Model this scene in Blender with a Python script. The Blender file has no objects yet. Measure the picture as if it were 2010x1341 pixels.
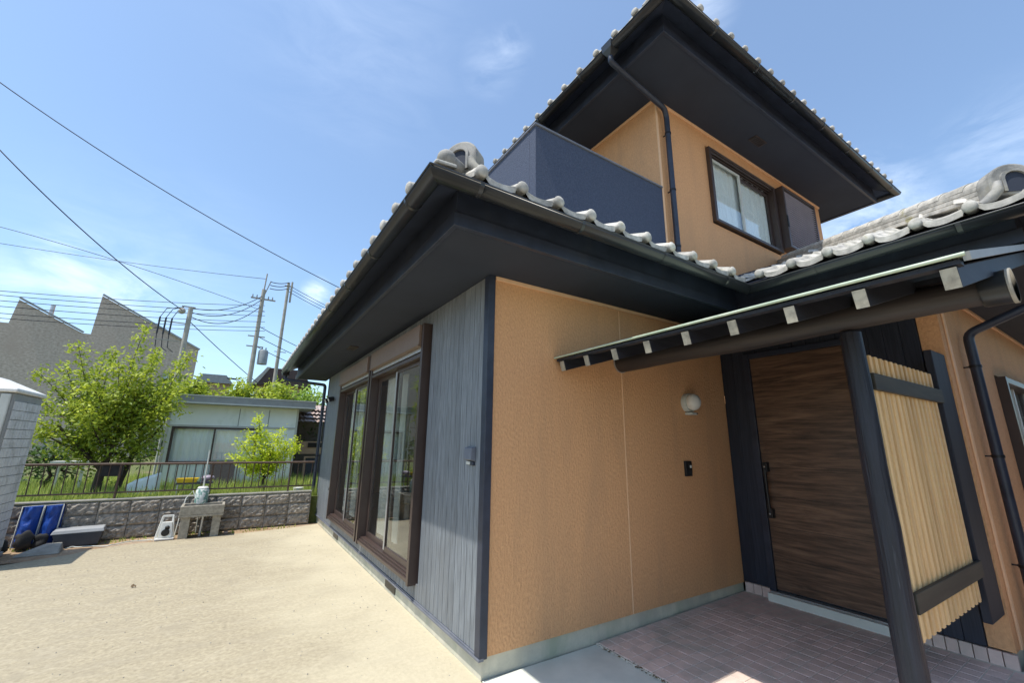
import bpy, bmesh, math, random
from mathutils import Vector, Matrix, noise
random.seed(7)
SC = bpy.context.scene
COL = SC.collection
# ------------------------------------------------------------------ camera
cam_data = bpy.data.cameras.new("camera")
cam = bpy.data.objects.new("camera", cam_data); COL.objects.link(cam)
cam_data.sensor_width = 36.0
cam_data.lens = 36.0 * 827.4647 / 2010.0
cam_data.clip_start = 0.05; cam_data.clip_end = 2000
cam.matrix_world = Matrix([[0.840384, -0.138375, -0.52403, -1.650675], [-0.541849, -0.192317, -0.818177, -2.935694], [0.012436, 0.971528, -0.236598, 1.6], [0.0, 0.0, 0.0, 1.0]])
SC.camera = cam
# ------------------------------------------------------------------ sky and sun
SUN = Vector((-0.41, -0.02, 1.0)).normalized()
world = bpy.data.worlds.new("World"); SC.world = world; world.use_nodes = True
nt = world.node_tree; nt.nodes.clear()
wo = nt.nodes.new("ShaderNodeOutputWorld"); bg = nt.nodes.new("ShaderNodeBackground")
sky = nt.nodes.new("ShaderNodeTexSky"); sky.sky_type = 'NISHITA'; sky.sun_disc = False
sky.sun_elevation = math.asin(SUN.z)
sky.sun_rotation = math.atan2(SUN.x, SUN.y)
sky.altitude = 50; sky.air_density = 1.0; sky.dust_density = 1.0; sky.ozone_density = 0.6
bg.inputs[1].default_value = 0.118
tc = nt.nodes.new("ShaderNodeTexCoord")
def wnode(t, **k):
    n = nt.nodes.new(t)
    for a, b in k.items(): setattr(n, a, b)
    return n
nz = wnode("ShaderNodeTexNoise"); nz.inputs["Scale"].default_value = 6.5; nz.inputs["Detail"].default_value = 9; nz.inputs["Roughness"].default_value = 0.62; nz.inputs["Distortion"].default_value = 0.5
mp = wnode("ShaderNodeMapping"); mp.inputs["Scale"].default_value = (1.0, 1.0, 3.0)
nt.links.new(tc.outputs["Generated"], mp.inputs[0]); nt.links.new(mp.outputs[0], nz.inputs[0])
rmp = wnode("ShaderNodeMapRange"); rmp.inputs[1].default_value = 0.37; rmp.inputs[2].default_value = 0.90
nt.links.new(nz.outputs[0], rmp.inputs[0])
masks = None
CLOUDS = [((-0.254, 0.930, 0.265), .10, 1.0), ((-0.197, 0.949, 0.247), .09, .9), ((-0.312, 0.925, 0.219), .10, .7), ((0.347, 0.565, 0.749), .06, .45), ((0.324, 0.604, 0.728), .08, .3), ((0.107, 0.944, 0.313), .04, 1.3),
          ((0.889, 0.230, 0.396), .14, 1.0), ((0.587, 0.310, 0.747), .07, .5), ((0.898, 0.051, 0.437), .12, .4), ((0.087, 0.676, 0.732), .3, .12), ((-0.159, 0.950, 0.269), .3, .15)]
for (d, rad, amp) in CLOUDS:
    vm = wnode("ShaderNodeVectorMath", operation='DISTANCE'); vm.inputs[1].default_value = d
    nrm = wnode("ShaderNodeVectorMath", operation='NORMALIZE')
    nt.links.new(tc.outputs["Generated"], nrm.inputs[0]); nt.links.new(nrm.outputs[0], vm.inputs[0])
    mr = wnode("ShaderNodeMapRange"); mr.interpolation_type = 'SMOOTHSTEP'
    mr.inputs[1].default_value = rad; mr.inputs[2].default_value = 0.0; mr.inputs[3].default_value = 0.0; mr.inputs[4].default_value = amp
    nt.links.new(vm.outputs["Value"], mr.inputs[0])
    if masks is None: masks = mr.outputs[0]
    else:
        ad = wnode("ShaderNodeMath", operation='MAXIMUM'); nt.links.new(masks, ad.inputs[0]); nt.links.new(mr.outputs[0], ad.inputs[1]); masks = ad.outputs[0]
mul = wnode("ShaderNodeMath", operation='MULTIPLY'); nt.links.new(masks, mul.inputs[0]); nt.links.new(rmp.outputs[0], mul.inputs[1])
ad = wnode("ShaderNodeMath", operation='ADD', use_clamp=True); ad.inputs[1].default_value = 0.05
nt.links.new(mul.outputs[0], ad.inputs[0])
mx = wnode("ShaderNodeMix", data_type='RGBA'); nt.links.new(ad.outputs[0], mx.inputs[0])
nt.links.new(sky.outputs[0], mx.inputs[6]); mx.inputs[7].default_value = (8.4, 7.9, 8.2, 1)
tn = wnode('ShaderNodeMix', data_type='RGBA', blend_type='MULTIPLY'); tn.inputs[0].default_value = 1.0; tn.inputs[7].default_value = (.83, .97, 1.04, 1)
nt.links.new(mx.outputs[2], tn.inputs[6]); nt.links.new(tn.outputs[2], bg.inputs[0]); nt.links.new(bg.outputs[0], wo.inputs[0])
sd = bpy.data.lights.new("sun", 'SUN'); sd.energy = 2.9; sd.angle = math.radians(0.5); sd.color = (1.0, 0.95, 0.86)
so = bpy.data.objects.new("sun", sd); COL.objects.link(so)
so.rotation_euler = SUN.to_track_quat('Z', 'Y').to_euler(); so.location = SUN * 40
vs = SC.view_settings
SC.display_settings.display_device = 'sRGB'
vs.view_transform = 'Standard'; vs.look = 'None'; vs.exposure = 0.95; vs.gamma = 1.0; vs.use_curve_mapping = False
SC.cycles.max_bounces = 8; SC.cycles.diffuse_bounces = 5; SC.cycles.transparent_max_bounces = 12

# ------------------------------------------------------------------ materials
def material(name, c1, c2=None, scale=8.0, stretch=(1, 1, 1), detail=5.0, lo=0.35, hi=0.65, rough=0.75, bump=0.0, bscale=None, bstretch=None,
             metal=0.0, spec=0.35, vary=0.0, c3=None, s3=1.2, lo3=.5, hi3=.7, bdist=0.01, bkind='noise', s3stretch=(1,1,1)):
    m = bpy.data.materials.new(name); m.use_nodes = True; t = m.node_tree; N = t.nodes; Lk = t.links
    p = N["Principled BSDF"]; p.inputs["Roughness"].default_value = rough; p.inputs["Metallic"].default_value = metal
    p.inputs["Specular IOR Level"].default_value = spec
    g = N.new("ShaderNodeNewGeometry")
    def vec(st):
        mm = N.new("ShaderNodeMapping"); mm.inputs["Scale"].default_value = st; Lk.new(g.outputs["Position"], mm.inputs[0]); return mm.outputs[0]
    col = None
    if c2 is None: c2 = tuple(v * 0.8 for v in c1)
    nn = N.new("ShaderNodeTexNoise"); nn.inputs["Scale"].default_value = scale; nn.inputs["Detail"].default_value = detail; nn.inputs["Roughness"].default_value = 0.6
    Lk.new(vec(stretch), nn.inputs[0])
    mr = N.new("ShaderNodeMapRange"); mr.inputs[1].default_value = lo; mr.inputs[2].default_value = hi; Lk.new(nn.outputs[0], mr.inputs[0])
    mi = N.new("ShaderNodeMix"); mi.data_type = 'RGBA'; mi.inputs[6].default_value = (*c1, 1); mi.inputs[7].default_value = (*c2, 1)
    Lk.new(mr.outputs[0], mi.inputs[0]); col = mi.outputs[2]
    if c3 is not None:
        n3 = N.new("ShaderNodeTexNoise"); n3.inputs["Scale"].default_value = s3; n3.inputs["Detail"].default_value = 6; n3.inputs["Roughness"].default_value = .65; n3.inputs["Distortion"].default_value = .6
        Lk.new(vec(s3stretch), n3.inputs[0])
        m3 = N.new("ShaderNodeMapRange"); m3.inputs[1].default_value = lo3; m3.inputs[2].default_value = hi3; Lk.new(n3.outputs[0], m3.inputs[0])
        x3 = N.new("ShaderNodeMix"); x3.data_type = 'RGBA'; Lk.new(col, x3.inputs[6]); x3.inputs[7].default_value = (*c3, 1); Lk.new(m3.outputs[0], x3.inputs[0]); col = x3.outputs[2]
    if vary > 0:
        oi = N.new("ShaderNodeObjectInfo"); hv = N.new("ShaderNodeHueSaturation")
        vr = N.new("ShaderNodeMapRange"); vr.inputs[3].default_value = 1 - vary; vr.inputs[4].default_value = 1 + vary
        Lk.new(oi.outputs["Random"], vr.inputs[0]); Lk.new(vr.outputs[0], hv.inputs["Value"]); Lk.new(col, hv.inputs["Color"]); col = hv.outputs[0]
    Lk.new(col, p.inputs["Base Color"])
    if bump > 0:
        if bkind == 'voronoi':
            bn = N.new("ShaderNodeTexVoronoi"); bn.inputs["Scale"].default_value = bscale or scale * 3
        else:
            bn = N.new("ShaderNodeTexNoise"); bn.inputs["Scale"].default_value = bscale or scale * 3; bn.inputs["Detail"].default_value = 4
        Lk.new(vec(bstretch or stretch), bn.inputs[0])
        bp = N.new("ShaderNodeBump"); bp.inputs["Strength"].default_value = bump; bp.inputs["Distance"].default_value = bdist
        Lk.new(bn.outputs[0], bp.inputs["Height"]); Lk.new(bp.outputs[0], p.inputs["Normal"])
    return m
M = {}
M['stucco'] = material('stucco', (.69, .380, .190), (.58, .31, .15), scale=60, stretch=(1, 1, .6), rough=.85, bump=.95, bscale=62, bstretch=(1, 1, .6), bdist=.009, c3=(.50, .285, .15), s3=1.3, s3stretch=(2.2, 2.2, .35), lo3=.48, hi3=.86)
M['tan_trim'] = material('tan_trim', (.78, .50, .30), (.72, .46, .27), scale=12, rough=.6)
M['siding'] = material('siding', (.255, .28, .305), (.075, .083, .095), scale=5.0, stretch=(42, 42, .9), detail=10, lo=.36, hi=.66, rough=.5, bump=.5, bscale=5, bstretch=(50, 50, 1.2), bdist=.003, vary=.10, spec=.4, c3=(.16, .17, .18), s3=1.2, lo3=.45, hi3=.8)
M['navy_siding'] = material('navy_siding', (.030, .036, .055), (.016, .020, .032), scale=3.0, stretch=(40, 40, 1.2), detail=6, rough=.5, bump=.4, bscale=3, bstretch=(60, 60, 1.5), bdist=.003, vary=.12)
M['navy'] = material('navy', (.030, .038, .062), (.019, .024, .040), scale=6, c3=(.040, .044, .055), s3=4, lo3=.55, hi3=.85, s3stretch=(1, 1, .4), rough=.42, spec=.45)
M['soffit'] = material('soffit', (.030, .037, .056), (.025, .031, .048), scale=2.5, rough=.8, bump=.1, bscale=120, bdist=.002)
M['gutter'] = material('gutter', (.022, .025, .029), (.014, .016, .020), scale=3, c3=(.042, .044, .046), s3=5, lo3=.56, hi3=.82, rough=.30, spec=.5, stretch=(1, 1, 6))
M['balcony'] = material('balcony', (.062, .078, .122), (.044, .057, .094), scale=60, rough=.8, bump=.7, bscale=80, bdist=.006)
M['coping'] = material('coping', (.16, .17, .20), (.12, .13, .16), scale=5, rough=.4)
M['tile'] = material('roof_tile', (.53, .505, .46), (.30, .29, .265), scale=14, rough=.8, bump=.4, bscale=60, bdist=.004, vary=.16, c3=(.30, .27, .13), s3=9, lo3=.60, hi3=.74)
M['concrete_old'] = material('foundation_concrete', (.62, .58, .46), (.46, .44, .36), scale=5, rough=.85, bump=.3, bscale=60, bdist=.003, c3=(.38, .40, .30), s3=2.5, s3stretch=(1, 1, .4))
M['ground'] = material('yard_concrete', (.40, .345, .24), (.265, .225, .155), scale=30, detail=12, lo=.34, hi=.68, rough=.9, bump=.55, bscale=34, bdist=.006, c3=(.29, .25, .18), s3=3.0, lo3=.46, hi3=.78, s3stretch=(.8, 1.3, 1))
def ground_wear(m):      # pale scraped swirls, a pale band of laitance along the house wall, darker specks
    t = m.node_tree; N = t.nodes; L = t.links; p = N["Principled BSDF"]; src = p.inputs["Base Color"].links[0].from_socket
    g = N.new("ShaderNodeNewGeometry")
    w = N.new("ShaderNodeTexWave"); w.wave_type = 'RINGS'; w.inputs["Scale"].default_value = 1.6; w.inputs["Distortion"].default_value = 14; w.inputs["Detail"].default_value = 4; w.inputs["Detail Scale"].default_value = 1.6
    L.new(g.outputs["Position"], w.inputs[0])
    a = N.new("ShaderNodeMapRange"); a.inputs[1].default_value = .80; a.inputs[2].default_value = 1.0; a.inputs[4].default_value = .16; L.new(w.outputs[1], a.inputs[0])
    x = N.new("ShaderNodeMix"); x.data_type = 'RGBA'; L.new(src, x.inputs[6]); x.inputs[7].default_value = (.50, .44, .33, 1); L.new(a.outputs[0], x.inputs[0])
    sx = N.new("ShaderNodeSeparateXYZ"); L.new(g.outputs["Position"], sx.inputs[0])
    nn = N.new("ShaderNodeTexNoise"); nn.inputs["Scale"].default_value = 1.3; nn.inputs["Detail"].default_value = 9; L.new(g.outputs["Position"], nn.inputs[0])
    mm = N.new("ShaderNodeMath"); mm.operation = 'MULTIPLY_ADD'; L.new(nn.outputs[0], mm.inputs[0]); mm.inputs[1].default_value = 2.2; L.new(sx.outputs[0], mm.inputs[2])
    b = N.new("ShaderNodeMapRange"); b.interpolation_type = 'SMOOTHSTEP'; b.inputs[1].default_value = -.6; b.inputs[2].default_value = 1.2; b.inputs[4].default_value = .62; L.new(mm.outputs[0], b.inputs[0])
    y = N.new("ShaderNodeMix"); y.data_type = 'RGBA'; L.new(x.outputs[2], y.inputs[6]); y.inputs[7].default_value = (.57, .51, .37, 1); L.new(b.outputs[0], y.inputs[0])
    v = N.new("ShaderNodeTexVoronoi"); v.inputs["Scale"].default_value = 22; L.new(g.outputs["Position"], v.inputs[0])
    c = N.new("ShaderNodeMapRange"); c.inputs[1].default_value = .10; c.inputs[2].default_value = .03; c.inputs[4].default_value = .5; L.new(v.outputs[0], c.inputs[0])
    z = N.new("ShaderNodeMix"); z.data_type = 'RGBA'; L.new(y.outputs[2], z.inputs[6]); z.inputs[7].default_value = (.16, .13, .09, 1); L.new(c.outputs[0], z.inputs[0])
    L.new(z.outputs[2], p.inputs["Base Color"])
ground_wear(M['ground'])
M['apron'] = material('apron_concrete', (.66, .68, .62), (.56, .58, .53), scale=3, rough=.9, bump=.2, bscale=50, bdist=.002)
M['soil'] = material('soil', (.36, .25, .155), (.25, .17, .105), scale=6, rough=.95, bump=.8, bscale=30, bdist=.02, c3=(.38, .30, .22), s3=2)
M['lawn'] = material('lawn_ground', (.075, .10, .025), (.12, .13, .04), scale=3, rough=.95, bump=.6, bscale=20, bdist=.03, c3=(.20, .15, .09), s3=.8)
M['porch_tile'] = material('porch_tile', (.72, .55, .485), (.60, .46, .405), scale=10, rough=.75, vary=.09, bump=.1, bscale=80, bdist=.002, c3=(.43, .39, .34), s3=1.6)
M['grout'] = material('grout', (.70, .65, .56), (.52, .48, .42), scale=20, rough=.9)
M['door'] = material('door_wood', (.18, .105, .068), (.048, .030, .022), scale=2.6, stretch=(1, 1.1, 13), detail=10, lo=.30, hi=.66, rough=.40, spec=.4, c3=(.25, .155, .10), s3=2, s3stretch=(1, .8, 7), lo3=.52, hi3=.8, bump=.15, bscale=3, bstretch=(1, 2, 60), bdist=.002)
M['brown'] = material('brown_aluminium', (.060, .040, .034), (.050, .033, .028), scale=4, rough=.38, spec=.5)
M['shutter_box'] = material('shutter_box', (.20, .145, .115), (.17, .12, .095), scale=4, rough=.4, spec=.5)
M['alu'] = material('aluminium', (.50, .50, .50), (.42, .42, .42), scale=5, rough=.35, metal=.6)
M['black'] = material('black_plastic', (.012, .012, .014), (.018, .018, .02), scale=20, rough=.4)
M['rubber'] = material('dark_cover', (.02, .02, .022), (.03, .03, .03), scale=20, rough=.8)
M['white'] = material('white_plastic', (.74, .73, .69), (.66, .65, .61), scale=8, rough=.45)
M['burnt_wood'] = material('dark_stained_wood', (.020, .023, .036), (.009, .011, .018), scale=3, stretch=(14, 14, .7), detail=9, rough=.42, spec=.4, bump=.9, bscale=5, bstretch=(18, 18, .6), bdist=.008, c3=(.085, .09, .11), s3=4, lo3=.62, hi3=.78, s3stretch=(8, 8, .35))
M['beam_wood'] = material('dark_log', (.042, .034, .032), (.022, .020, .022), scale=2.2, stretch=(9, .8, 9), detail=8, rough=.5, spec=.4, bump=.5, bscale=3, bstretch=(12, 1, 12), bdist=.006)
M['rafter_wood'] = material('rafter_stained_wood', (.022, .024, .032), (.012, .013, .02), scale=4, stretch=(.8, 9, 9), rough=.55)
M['rafter_end'] = material('grey_end_grain', (.46, .43, .35), (.27, .25, .21), scale=22, rough=.85, vary=.15)
M['screen_rail'] = material('screen_rail', (.055, .050, .038), (.028, .026, .021), scale=2.2, stretch=(.9, 8, 8), rough=.6, detail=7)
M['cedar'] = material('pale_timber', (.76, .54, .28), (.60, .38, .18), scale=2.5, stretch=(14, 14, .8), detail=7, lo=.40, hi=.72, rough=.65, vary=.13, bump=.2, bscale=4, bstretch=(30, 30, 1), bdist=.002)
M['copper_roof'] = material('pale_green_sheet', (.50, .58, .45), (.36, .45, .34), scale=5, rough=.45, spec=.45, c3=(.66, .68, .58), s3=4)
M['block'] = material('rough_block', (.40, .36, .31), (.16, .145, .125), scale=16, detail=8, lo=.36, hi=.66, rough=.95, bump=.9, bscale=38, bdist=.02, vary=.18, c3=(.46, .41, .35), s3=7, lo3=.56, hi3=.70)
M['mortar'] = material('mortar', (.16, .145, .12), (.11, .10, .085), scale=20, rough=.95)
M['rail_metal'] = material('rusty_rail', (.115, .075, .055), (.07, .045, .033), scale=14, rough=.6)
M['shed_wall'] = material('shed_panel', (.86, .90, .87), (.80, .85, .82), scale=3, rough=.5, c3=(.60, .65, .58), s3=2.2, s3stretch=(1, 1, .5), lo3=.55, hi3=.8)
M['shed_trim'] = material('shed_fascia', (.30, .31, .30), (.25, .255, .25), scale=5, rough=.5)
M['pale_metal'] = material('pale_metal', (.55, .56, .52), (.48, .49, .45), scale=6, rough=.45)
M['curtain'] = material('curtain', (.78, .82, .78), (.68, .72, .69), scale=5, rough=.9, stretch=(6, 6, .5))
M['curtain_dim'] = material('beige_curtain', (.55, .55, .48), (.46, .46, .41), scale=5, rough=.9, stretch=(6, 6, .5))
M['interior'] = material('interior', (.16, .14, .12), (.12, .11, .10), scale=2, rough=.9)
M['brown_brick'] = material('brown_cladding', (.54, .455, .38), (.36, .295, .24), scale=7, detail=10, stretch=(1, 1, 1.6), lo=.36, hi=.64, rough=.9, c3=(.42, .34, .28), s3=.6)
M['pole'] = material('pole_concrete', (.40, .38, .33), (.30, .285, .25), scale=3, rough=.85)
M['wire'] = material('wire', (.03, .035, .045), (.03, .03, .04), scale=3, rough=.6)
M['insulator'] = material('insulator', (.26, .28, .29), (.21, .23, .24), scale=3, rough=.4)
M['bark'] = material('bark', (.085, .062, .045), (.045, .033, .025), scale=14, stretch=(1, 1, .3), rough=.95, bump=.8, bscale=30, bdist=.02)
M['toilet'] = material('toilet_panel', (.66, .67, .66), (.58, .585, .58), scale=4, rough=.5, c3=(.38, .38, .36), s3=3)
M['blue'] = material('blue_tarp', (.012, .075, .38), (.008, .045, .26), scale=5, rough=.45, bump=.8, bscale=9, bdist=.03, spec=.5)
M['tote'] = material('tote_box', (.055, .065, .080), (.045, .05, .065), scale=8, rough=.5)
M['tote_lid'] = material('grey_lid', (.33, .34, .35), (.28, .29, .30), scale=8, rough=.5)
M['stone'] = material('sink_stone', (.37, .335, .27), (.24, .215, .175), scale=18, detail=8, rough=.9, bump=.5, bscale=60, bdist=.005)
M['stone_lite'] = material('slab_stone', (.34, .32, .28), (.24, .23, .20), scale=9, rough=.9, bump=.4, bscale=30, bdist=.01)
M['glazed'] = material('glazed_pot', (.66, .68, .64), (.16, .30, .26), scale=18, lo=.47, hi=.55, rough=.3)
M['yellow'] = material('yellow_tray', (.70, .52, .03), (.60, .42, .02), scale=10, rough=.5)
M['mauve'] = material('mauve_plastic', (.33, .28, .33), (.25, .21, .26), scale=10, rough=.5)
M['rust'] = material('rusty_sheet', (.34, .22, .17), (.40, .36, .34), scale=4, stretch=(1, 5, 1), lo=.4, hi=.6, rough=.7, c3=(.16, .09, .06), s3=6)
M['kawara_dark'] = material('dark_house_roof', (.085, .055, .050), (.06, .04, .038), scale=3, rough=.7)
M['tan_board'] = material('tan_board', (.46, .32, .21), (.38, .26, .17), scale=5, rough=.8)
M['debris'] = material('dry_leaves', (.16, .11, .06), (.09, .06, .035), scale=20, rough=.95)

def glass(name, tint=(.955, .975, .97), k=1.5):
    m = bpy.data.materials.new(name); m.use_nodes = True; t = m.node_tree; t.nodes.clear()
    o = t.nodes.new("ShaderNodeOutputMaterial"); mixn = t.nodes.new("ShaderNodeMixShader")
    tr = t.nodes.new("ShaderNodeBsdfTransparent"); tr.inputs[0].default_value = (*tint, 1)
    gl = t.nodes.new("ShaderNodeBsdfGlossy"); gl.inputs["Roughness"].default_value = 0.015; gl.inputs[0].default_value = (.95, .97, .98, 1)
    fr = t.nodes.new("ShaderNodeFresnel"); gm = t.nodes.new("ShaderNodeNewGeometry"); ma = t.nodes.new("ShaderNodeMath"); ma.operation = 'MULTIPLY_ADD'
    ma.inputs[1].default_value = 1.0/k - k; ma.inputs[2].default_value = k; t.links.new(gm.outputs["Backfacing"], ma.inputs[0]); t.links.new(ma.outputs[0], fr.inputs[0])
    t.links.new(fr.outputs[0], mixn.inputs[0]); t.links.new(tr.outputs[0], mixn.inputs[1]); t.links.new(gl.outputs[0], mixn.inputs[2]); t.links.new(mixn.outputs[0], o.inputs[0])
    return m
M['glass'] = glass('window_glass', k=1.75); M['glass_clear'] = glass('shed_glass', k=1.35)
M['curtain_white'] = material('curtain_white', (.92, .95, .94), (.82, .85, .85), scale=5, rough=.9, stretch=(6, 6, .5))
M['louvre'] = material('louvre_paint', (.62, .56, .58), (.54, .49, .51), scale=5, rough=.45)
M['ornament'] = material('ridge_ornament_tile', (.33, .32, .30), (.16, .16, .155), scale=9, rough=.8, bump=.4, bscale=50, bdist=.004, c3=(.30, .28, .22), s3=6)
M['stile'] = material('dark_painted_board', (.022, .025, .036), (.015, .017, .026), scale=3, stretch=(8, 8, .7), rough=.6)
M['glass_up'] = glass('upper_window_glass', k=1.7)

def leafmat(name, c1, c2):
    m = bpy.data.materials.new(name); m.use_nodes = True; t = m.node_tree; N = t.nodes; Lk = t.links; N.clear()
    o = N.new("ShaderNodeOutputMaterial"); a = N.new("ShaderNodeAttribute"); a.attribute_name = "tint"
    mi = N.new("ShaderNodeMix"); mi.data_type = 'RGBA'; mi.inputs[6].default_value = (*c1, 1); mi.inputs[7].default_value = (*c2, 1)
    Lk.new(a.outputs["Fac"], mi.inputs[0])
    d = N.new("ShaderNodeBsdfPrincipled"); d.inputs["Roughness"].default_value = .55; Lk.new(mi.outputs[2], d.inputs["Base Color"])
    tl = N.new("ShaderNodeBsdfTranslucent"); Lk.new(mi.outputs[2], tl.inputs[0])
    ms = N.new("ShaderNodeMixShader"); ms.inputs[0].default_value = .42
    Lk.new(d.outputs[0], ms.inputs[1]); Lk.new(tl.outputs[0], ms.inputs[2]); Lk.new(ms.outputs[0], o.inputs[0])
    return m
M['leaf_spring'] = leafmat('leaf_spring', (.12, .21, .02), (.56, .62, .06))  # dark end of the range paints shade into the inner crown
M['leaf_lime'] = leafmat('leaf_lime', (.48, .60, .03), (.74, .80, .07))
M['leaf_green'] = leafmat('leaf_green', (.20, .34, .05), (.42, .54, .09))
M['leaf_dark'] = leafmat('leaf_dark', (.035, .075, .02), (.11, .19, .04))
M['grass'] = leafmat('grass_blade', (.20, .30, .04), (.52, .56, .14))

# ------------------------------------------------------------------ mesh helpers
WL = {}
class MB:
    def __init__(s): s.v = []; s.f = []; s.sm = []
    def add(s, vs, fs, smooth=False):
        b = len(s.v); s.v += [tuple(v) for v in vs]; s.f += [tuple(b + i for i in f) for f in fs]; s.sm += [smooth] * len(fs); return s
    def box(s, x0, y0, z0, x1, y1, z1):
        x0, x1 = min(x0, x1), max(x0, x1); y0, y1 = min(y0, y1), max(y0, y1); z0, z1 = min(z0, z1), max(z0, z1)
        return s.add([(x0,y0,z0),(x1,y0,z0),(x1,y1,z0),(x0,y1,z0),(x0,y0,z1),(x1,y0,z1),(x1,y1,z1),(x0,y1,z1)],
              [(0,3,2,1),(4,5,6,7),(0,1,5,4),(1,2,6,5),(2,3,7,6),(3,0,4,7)])
    def bar(s, p, q, w, h, up=(0,0,1)):
        p = Vector(p); q = Vector(q); d = (q - p).normalized(); u = Vector(up); a = d.cross(u)
        if a.length < 1e-5: a = d.cross(Vector((0,1,0)))
        a.normalize(); b = a.cross(d).normalized(); a *= w / 2; b *= h / 2
        return s.add([p-a-b, p+a-b, p+a+b, p-a+b, q-a-b, q+a-b, q+a+b, q-a+b], [(0,3,2,1),(4,5,6,7),(0,1,5,4),(1,2,6,5),(2,3,7,6),(3,0,4,7)])
    def tube(s, pts, r, n=10, cap=True, smooth=True):
        pts = [Vector(p) for p in pts]; rs = r if isinstance(r, (list, tuple)) else [r] * len(pts)
        rings = []; prev = None
        for i, p in enumerate(pts):
            d = (pts[min(i+1, len(pts)-1)] - pts[max(i-1, 0)]).normalized()
            if prev is None:
                a = d.cross(Vector((0,0,1)))
                if a.length < 1e-3: a = d.cross(Vector((0,1,0)))
            else: a = prev - d * prev.dot(d)
            a.normalize(); prev = a; b = d.cross(a)
            rings.append([p + (a * math.cos(2*math.pi*k/n) + b * math.sin(2*math.pi*k/n)) * rs[i] for k in range(n)])
        vs = [v for rg in rings for v in rg]; fs = []
        for i in range(len(rings)-1):
            for k in range(n): fs.append((i*n+k, i*n+(k+1)%n, (i+1)*n+(k+1)%n, (i+1)*n+k))
        s.add(vs, fs, smooth)
        if cap:
            s.add(rings[0], [tuple(range(n))[::-1]]); s.add(rings[-1], [tuple(range(n))])
        return s
    def prism(s, pts, off):      # polygon extruded along a vector
        n = len(pts); pts = [Vector(p) for p in pts]; off = Vector(off)
        return s.add(pts + [p + off for p in pts], [tuple(range(n))[::-1], tuple(range(n, 2*n))] + [(i, (i+1)%n, n+(i+1)%n, n+i) for i in range(n)])
    def quad(s, a, b, c, d, smooth=False): return s.add([a, b, c, d], [(0,1,2,3)], smooth)
    def sphere(s, c, r, n=10, m=6):
        rx, ry, rz = (r, r, r) if not isinstance(r, tuple) else r
        vs = [(c[0], c[1], c[2]-rz)]
        for j in range(1, m):
            t = -math.pi/2 + math.pi*j/m
            for k in range(n):
                a = 2*math.pi*k/n; vs.append((c[0]+rx*math.cos(t)*math.cos(a), c[1]+ry*math.cos(t)*math.sin(a), c[2]+rz*math.sin(t)))
        vs.append((c[0], c[1], c[2]+rz)); fs = []
        for k in range(n): fs.append((0, 1+(k+1)%n, 1+k))
        for j in range(m-2):
            for k in range(n): a = 1+j*n+k; b = 1+j*n+(k+1)%n; fs.append((a, b, b+n, a+n))
        for k in range(n): fs.append((len(vs)-1, 1+(m-2)*n+k, 1+(m-2)*n+(k+1)%n))
        return s.add(vs, fs, True)
    def mesh(s, name, mat, off=Vector((0,0,0))):
        me = bpy.data.meshes.new(name); me.from_pydata([tuple(Vector(v) - off) for v in s.v], [], s.f)
        me.polygons.foreach_set("use_smooth", s.sm)
        if mat: me.materials.append(mat)
        me.update(); return me
    def build(s, name, mat, parent=None, bevel=0.0, base=None):
        mat = M[mat] if isinstance(mat, str) else mat
        if parent is not None: off = WL[parent.name]
        else: off = Vector(base) if base is not None else Vector((0,0,0))
        me = s.mesh(name, mat, off)
        o = bpy.data.objects.new(name, me); COL.objects.link(o)
        if parent is not None: o.parent = parent
        else: o.location = off
        WL[o.name] = Vector(off)
        if bevel > 0:
            b = o.modifiers.new("bevel", 'BEVEL'); b.width = bevel; b.segments = 2; b.limit_method = 'ANGLE'; b.harden_normals = False
        return o
def inst(name, me, parent, loc, rot=(0,0,0), scale=(1,1,1)):
    o = bpy.data.objects.new(name, me); COL.objects.link(o)
    o.parent = parent; o.location = Vector(loc) - (WL[parent.name] if parent else Vector((0,0,0))); o.rotation_euler = rot; o.scale = scale
    WL[o.name] = Vector(loc); return o
def thing(name, loc, label, cat, group=None):
    o = bpy.data.objects.new(name, None); COL.objects.link(o); o.location = loc; o.empty_display_size = .2
    WL[o.name] = Vector(loc); tag(o, label, cat, group); return o
def tag(o, label=None, cat=None, group=None, kind=None):
    if label: o["label"] = label
    if cat: o["category"] = cat
    if group: o["group"] = group
    if kind: o["kind"] = kind
    return o
def box(name, mat, parent, *b, bevel=0.0): return MB().box(*b).build(name, mat, parent, bevel)

# ================================================================== SETTING
g = MB()
g.quad((-300,-300,-.06), (300,-300,-.06), (300,300,-.06), (-300,300,-.06)); tag(g.build('ground', 'soil'), kind='structure')
# concrete yard slab, subdivided with a slightly wavy far edge
g = MB(); far = []
for i in range(41):
    x = -12 + i * .3125
    if x > .5: break
y_edge = [(-12, 5.3), (-4.2, 5.55), (-3.9, 5.62), (-3.35, 5.92), (-3.2, 6.15), (-2.7, 6.33), (-2.2, 6.36), (-1.6, 6.42), (-.9, 6.50), (-.35, 6.62), (0.0, 6.78)]
poly = [(-12,-14), (1.5,-14), (1.5,-3.6), (1.15,-3.6), (1.15,0.0), (0.02,0.0)] + [(x, y) for x, y in reversed(y_edge)]
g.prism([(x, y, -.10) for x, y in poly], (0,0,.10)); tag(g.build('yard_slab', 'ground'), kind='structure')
g = MB(); g.quad((-9,5.2,-.012), (.3,6.2,-.012), (.3,7.0,-.012), (-9,7.0,-.012)); tag(g.build('soil_strip', 'soil'), kind='structure')
# apron between yard and porch
g = MB(); g.prism([(0.02,-.001,.004), (0.0,-1.4,.004), (.3,-3.6,.004), (1.08,-3.6,.004), (1.08,-.001,.004)], (0,0,.004)); tag(g.build('concrete_apron', 'apron'), kind='structure')
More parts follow.
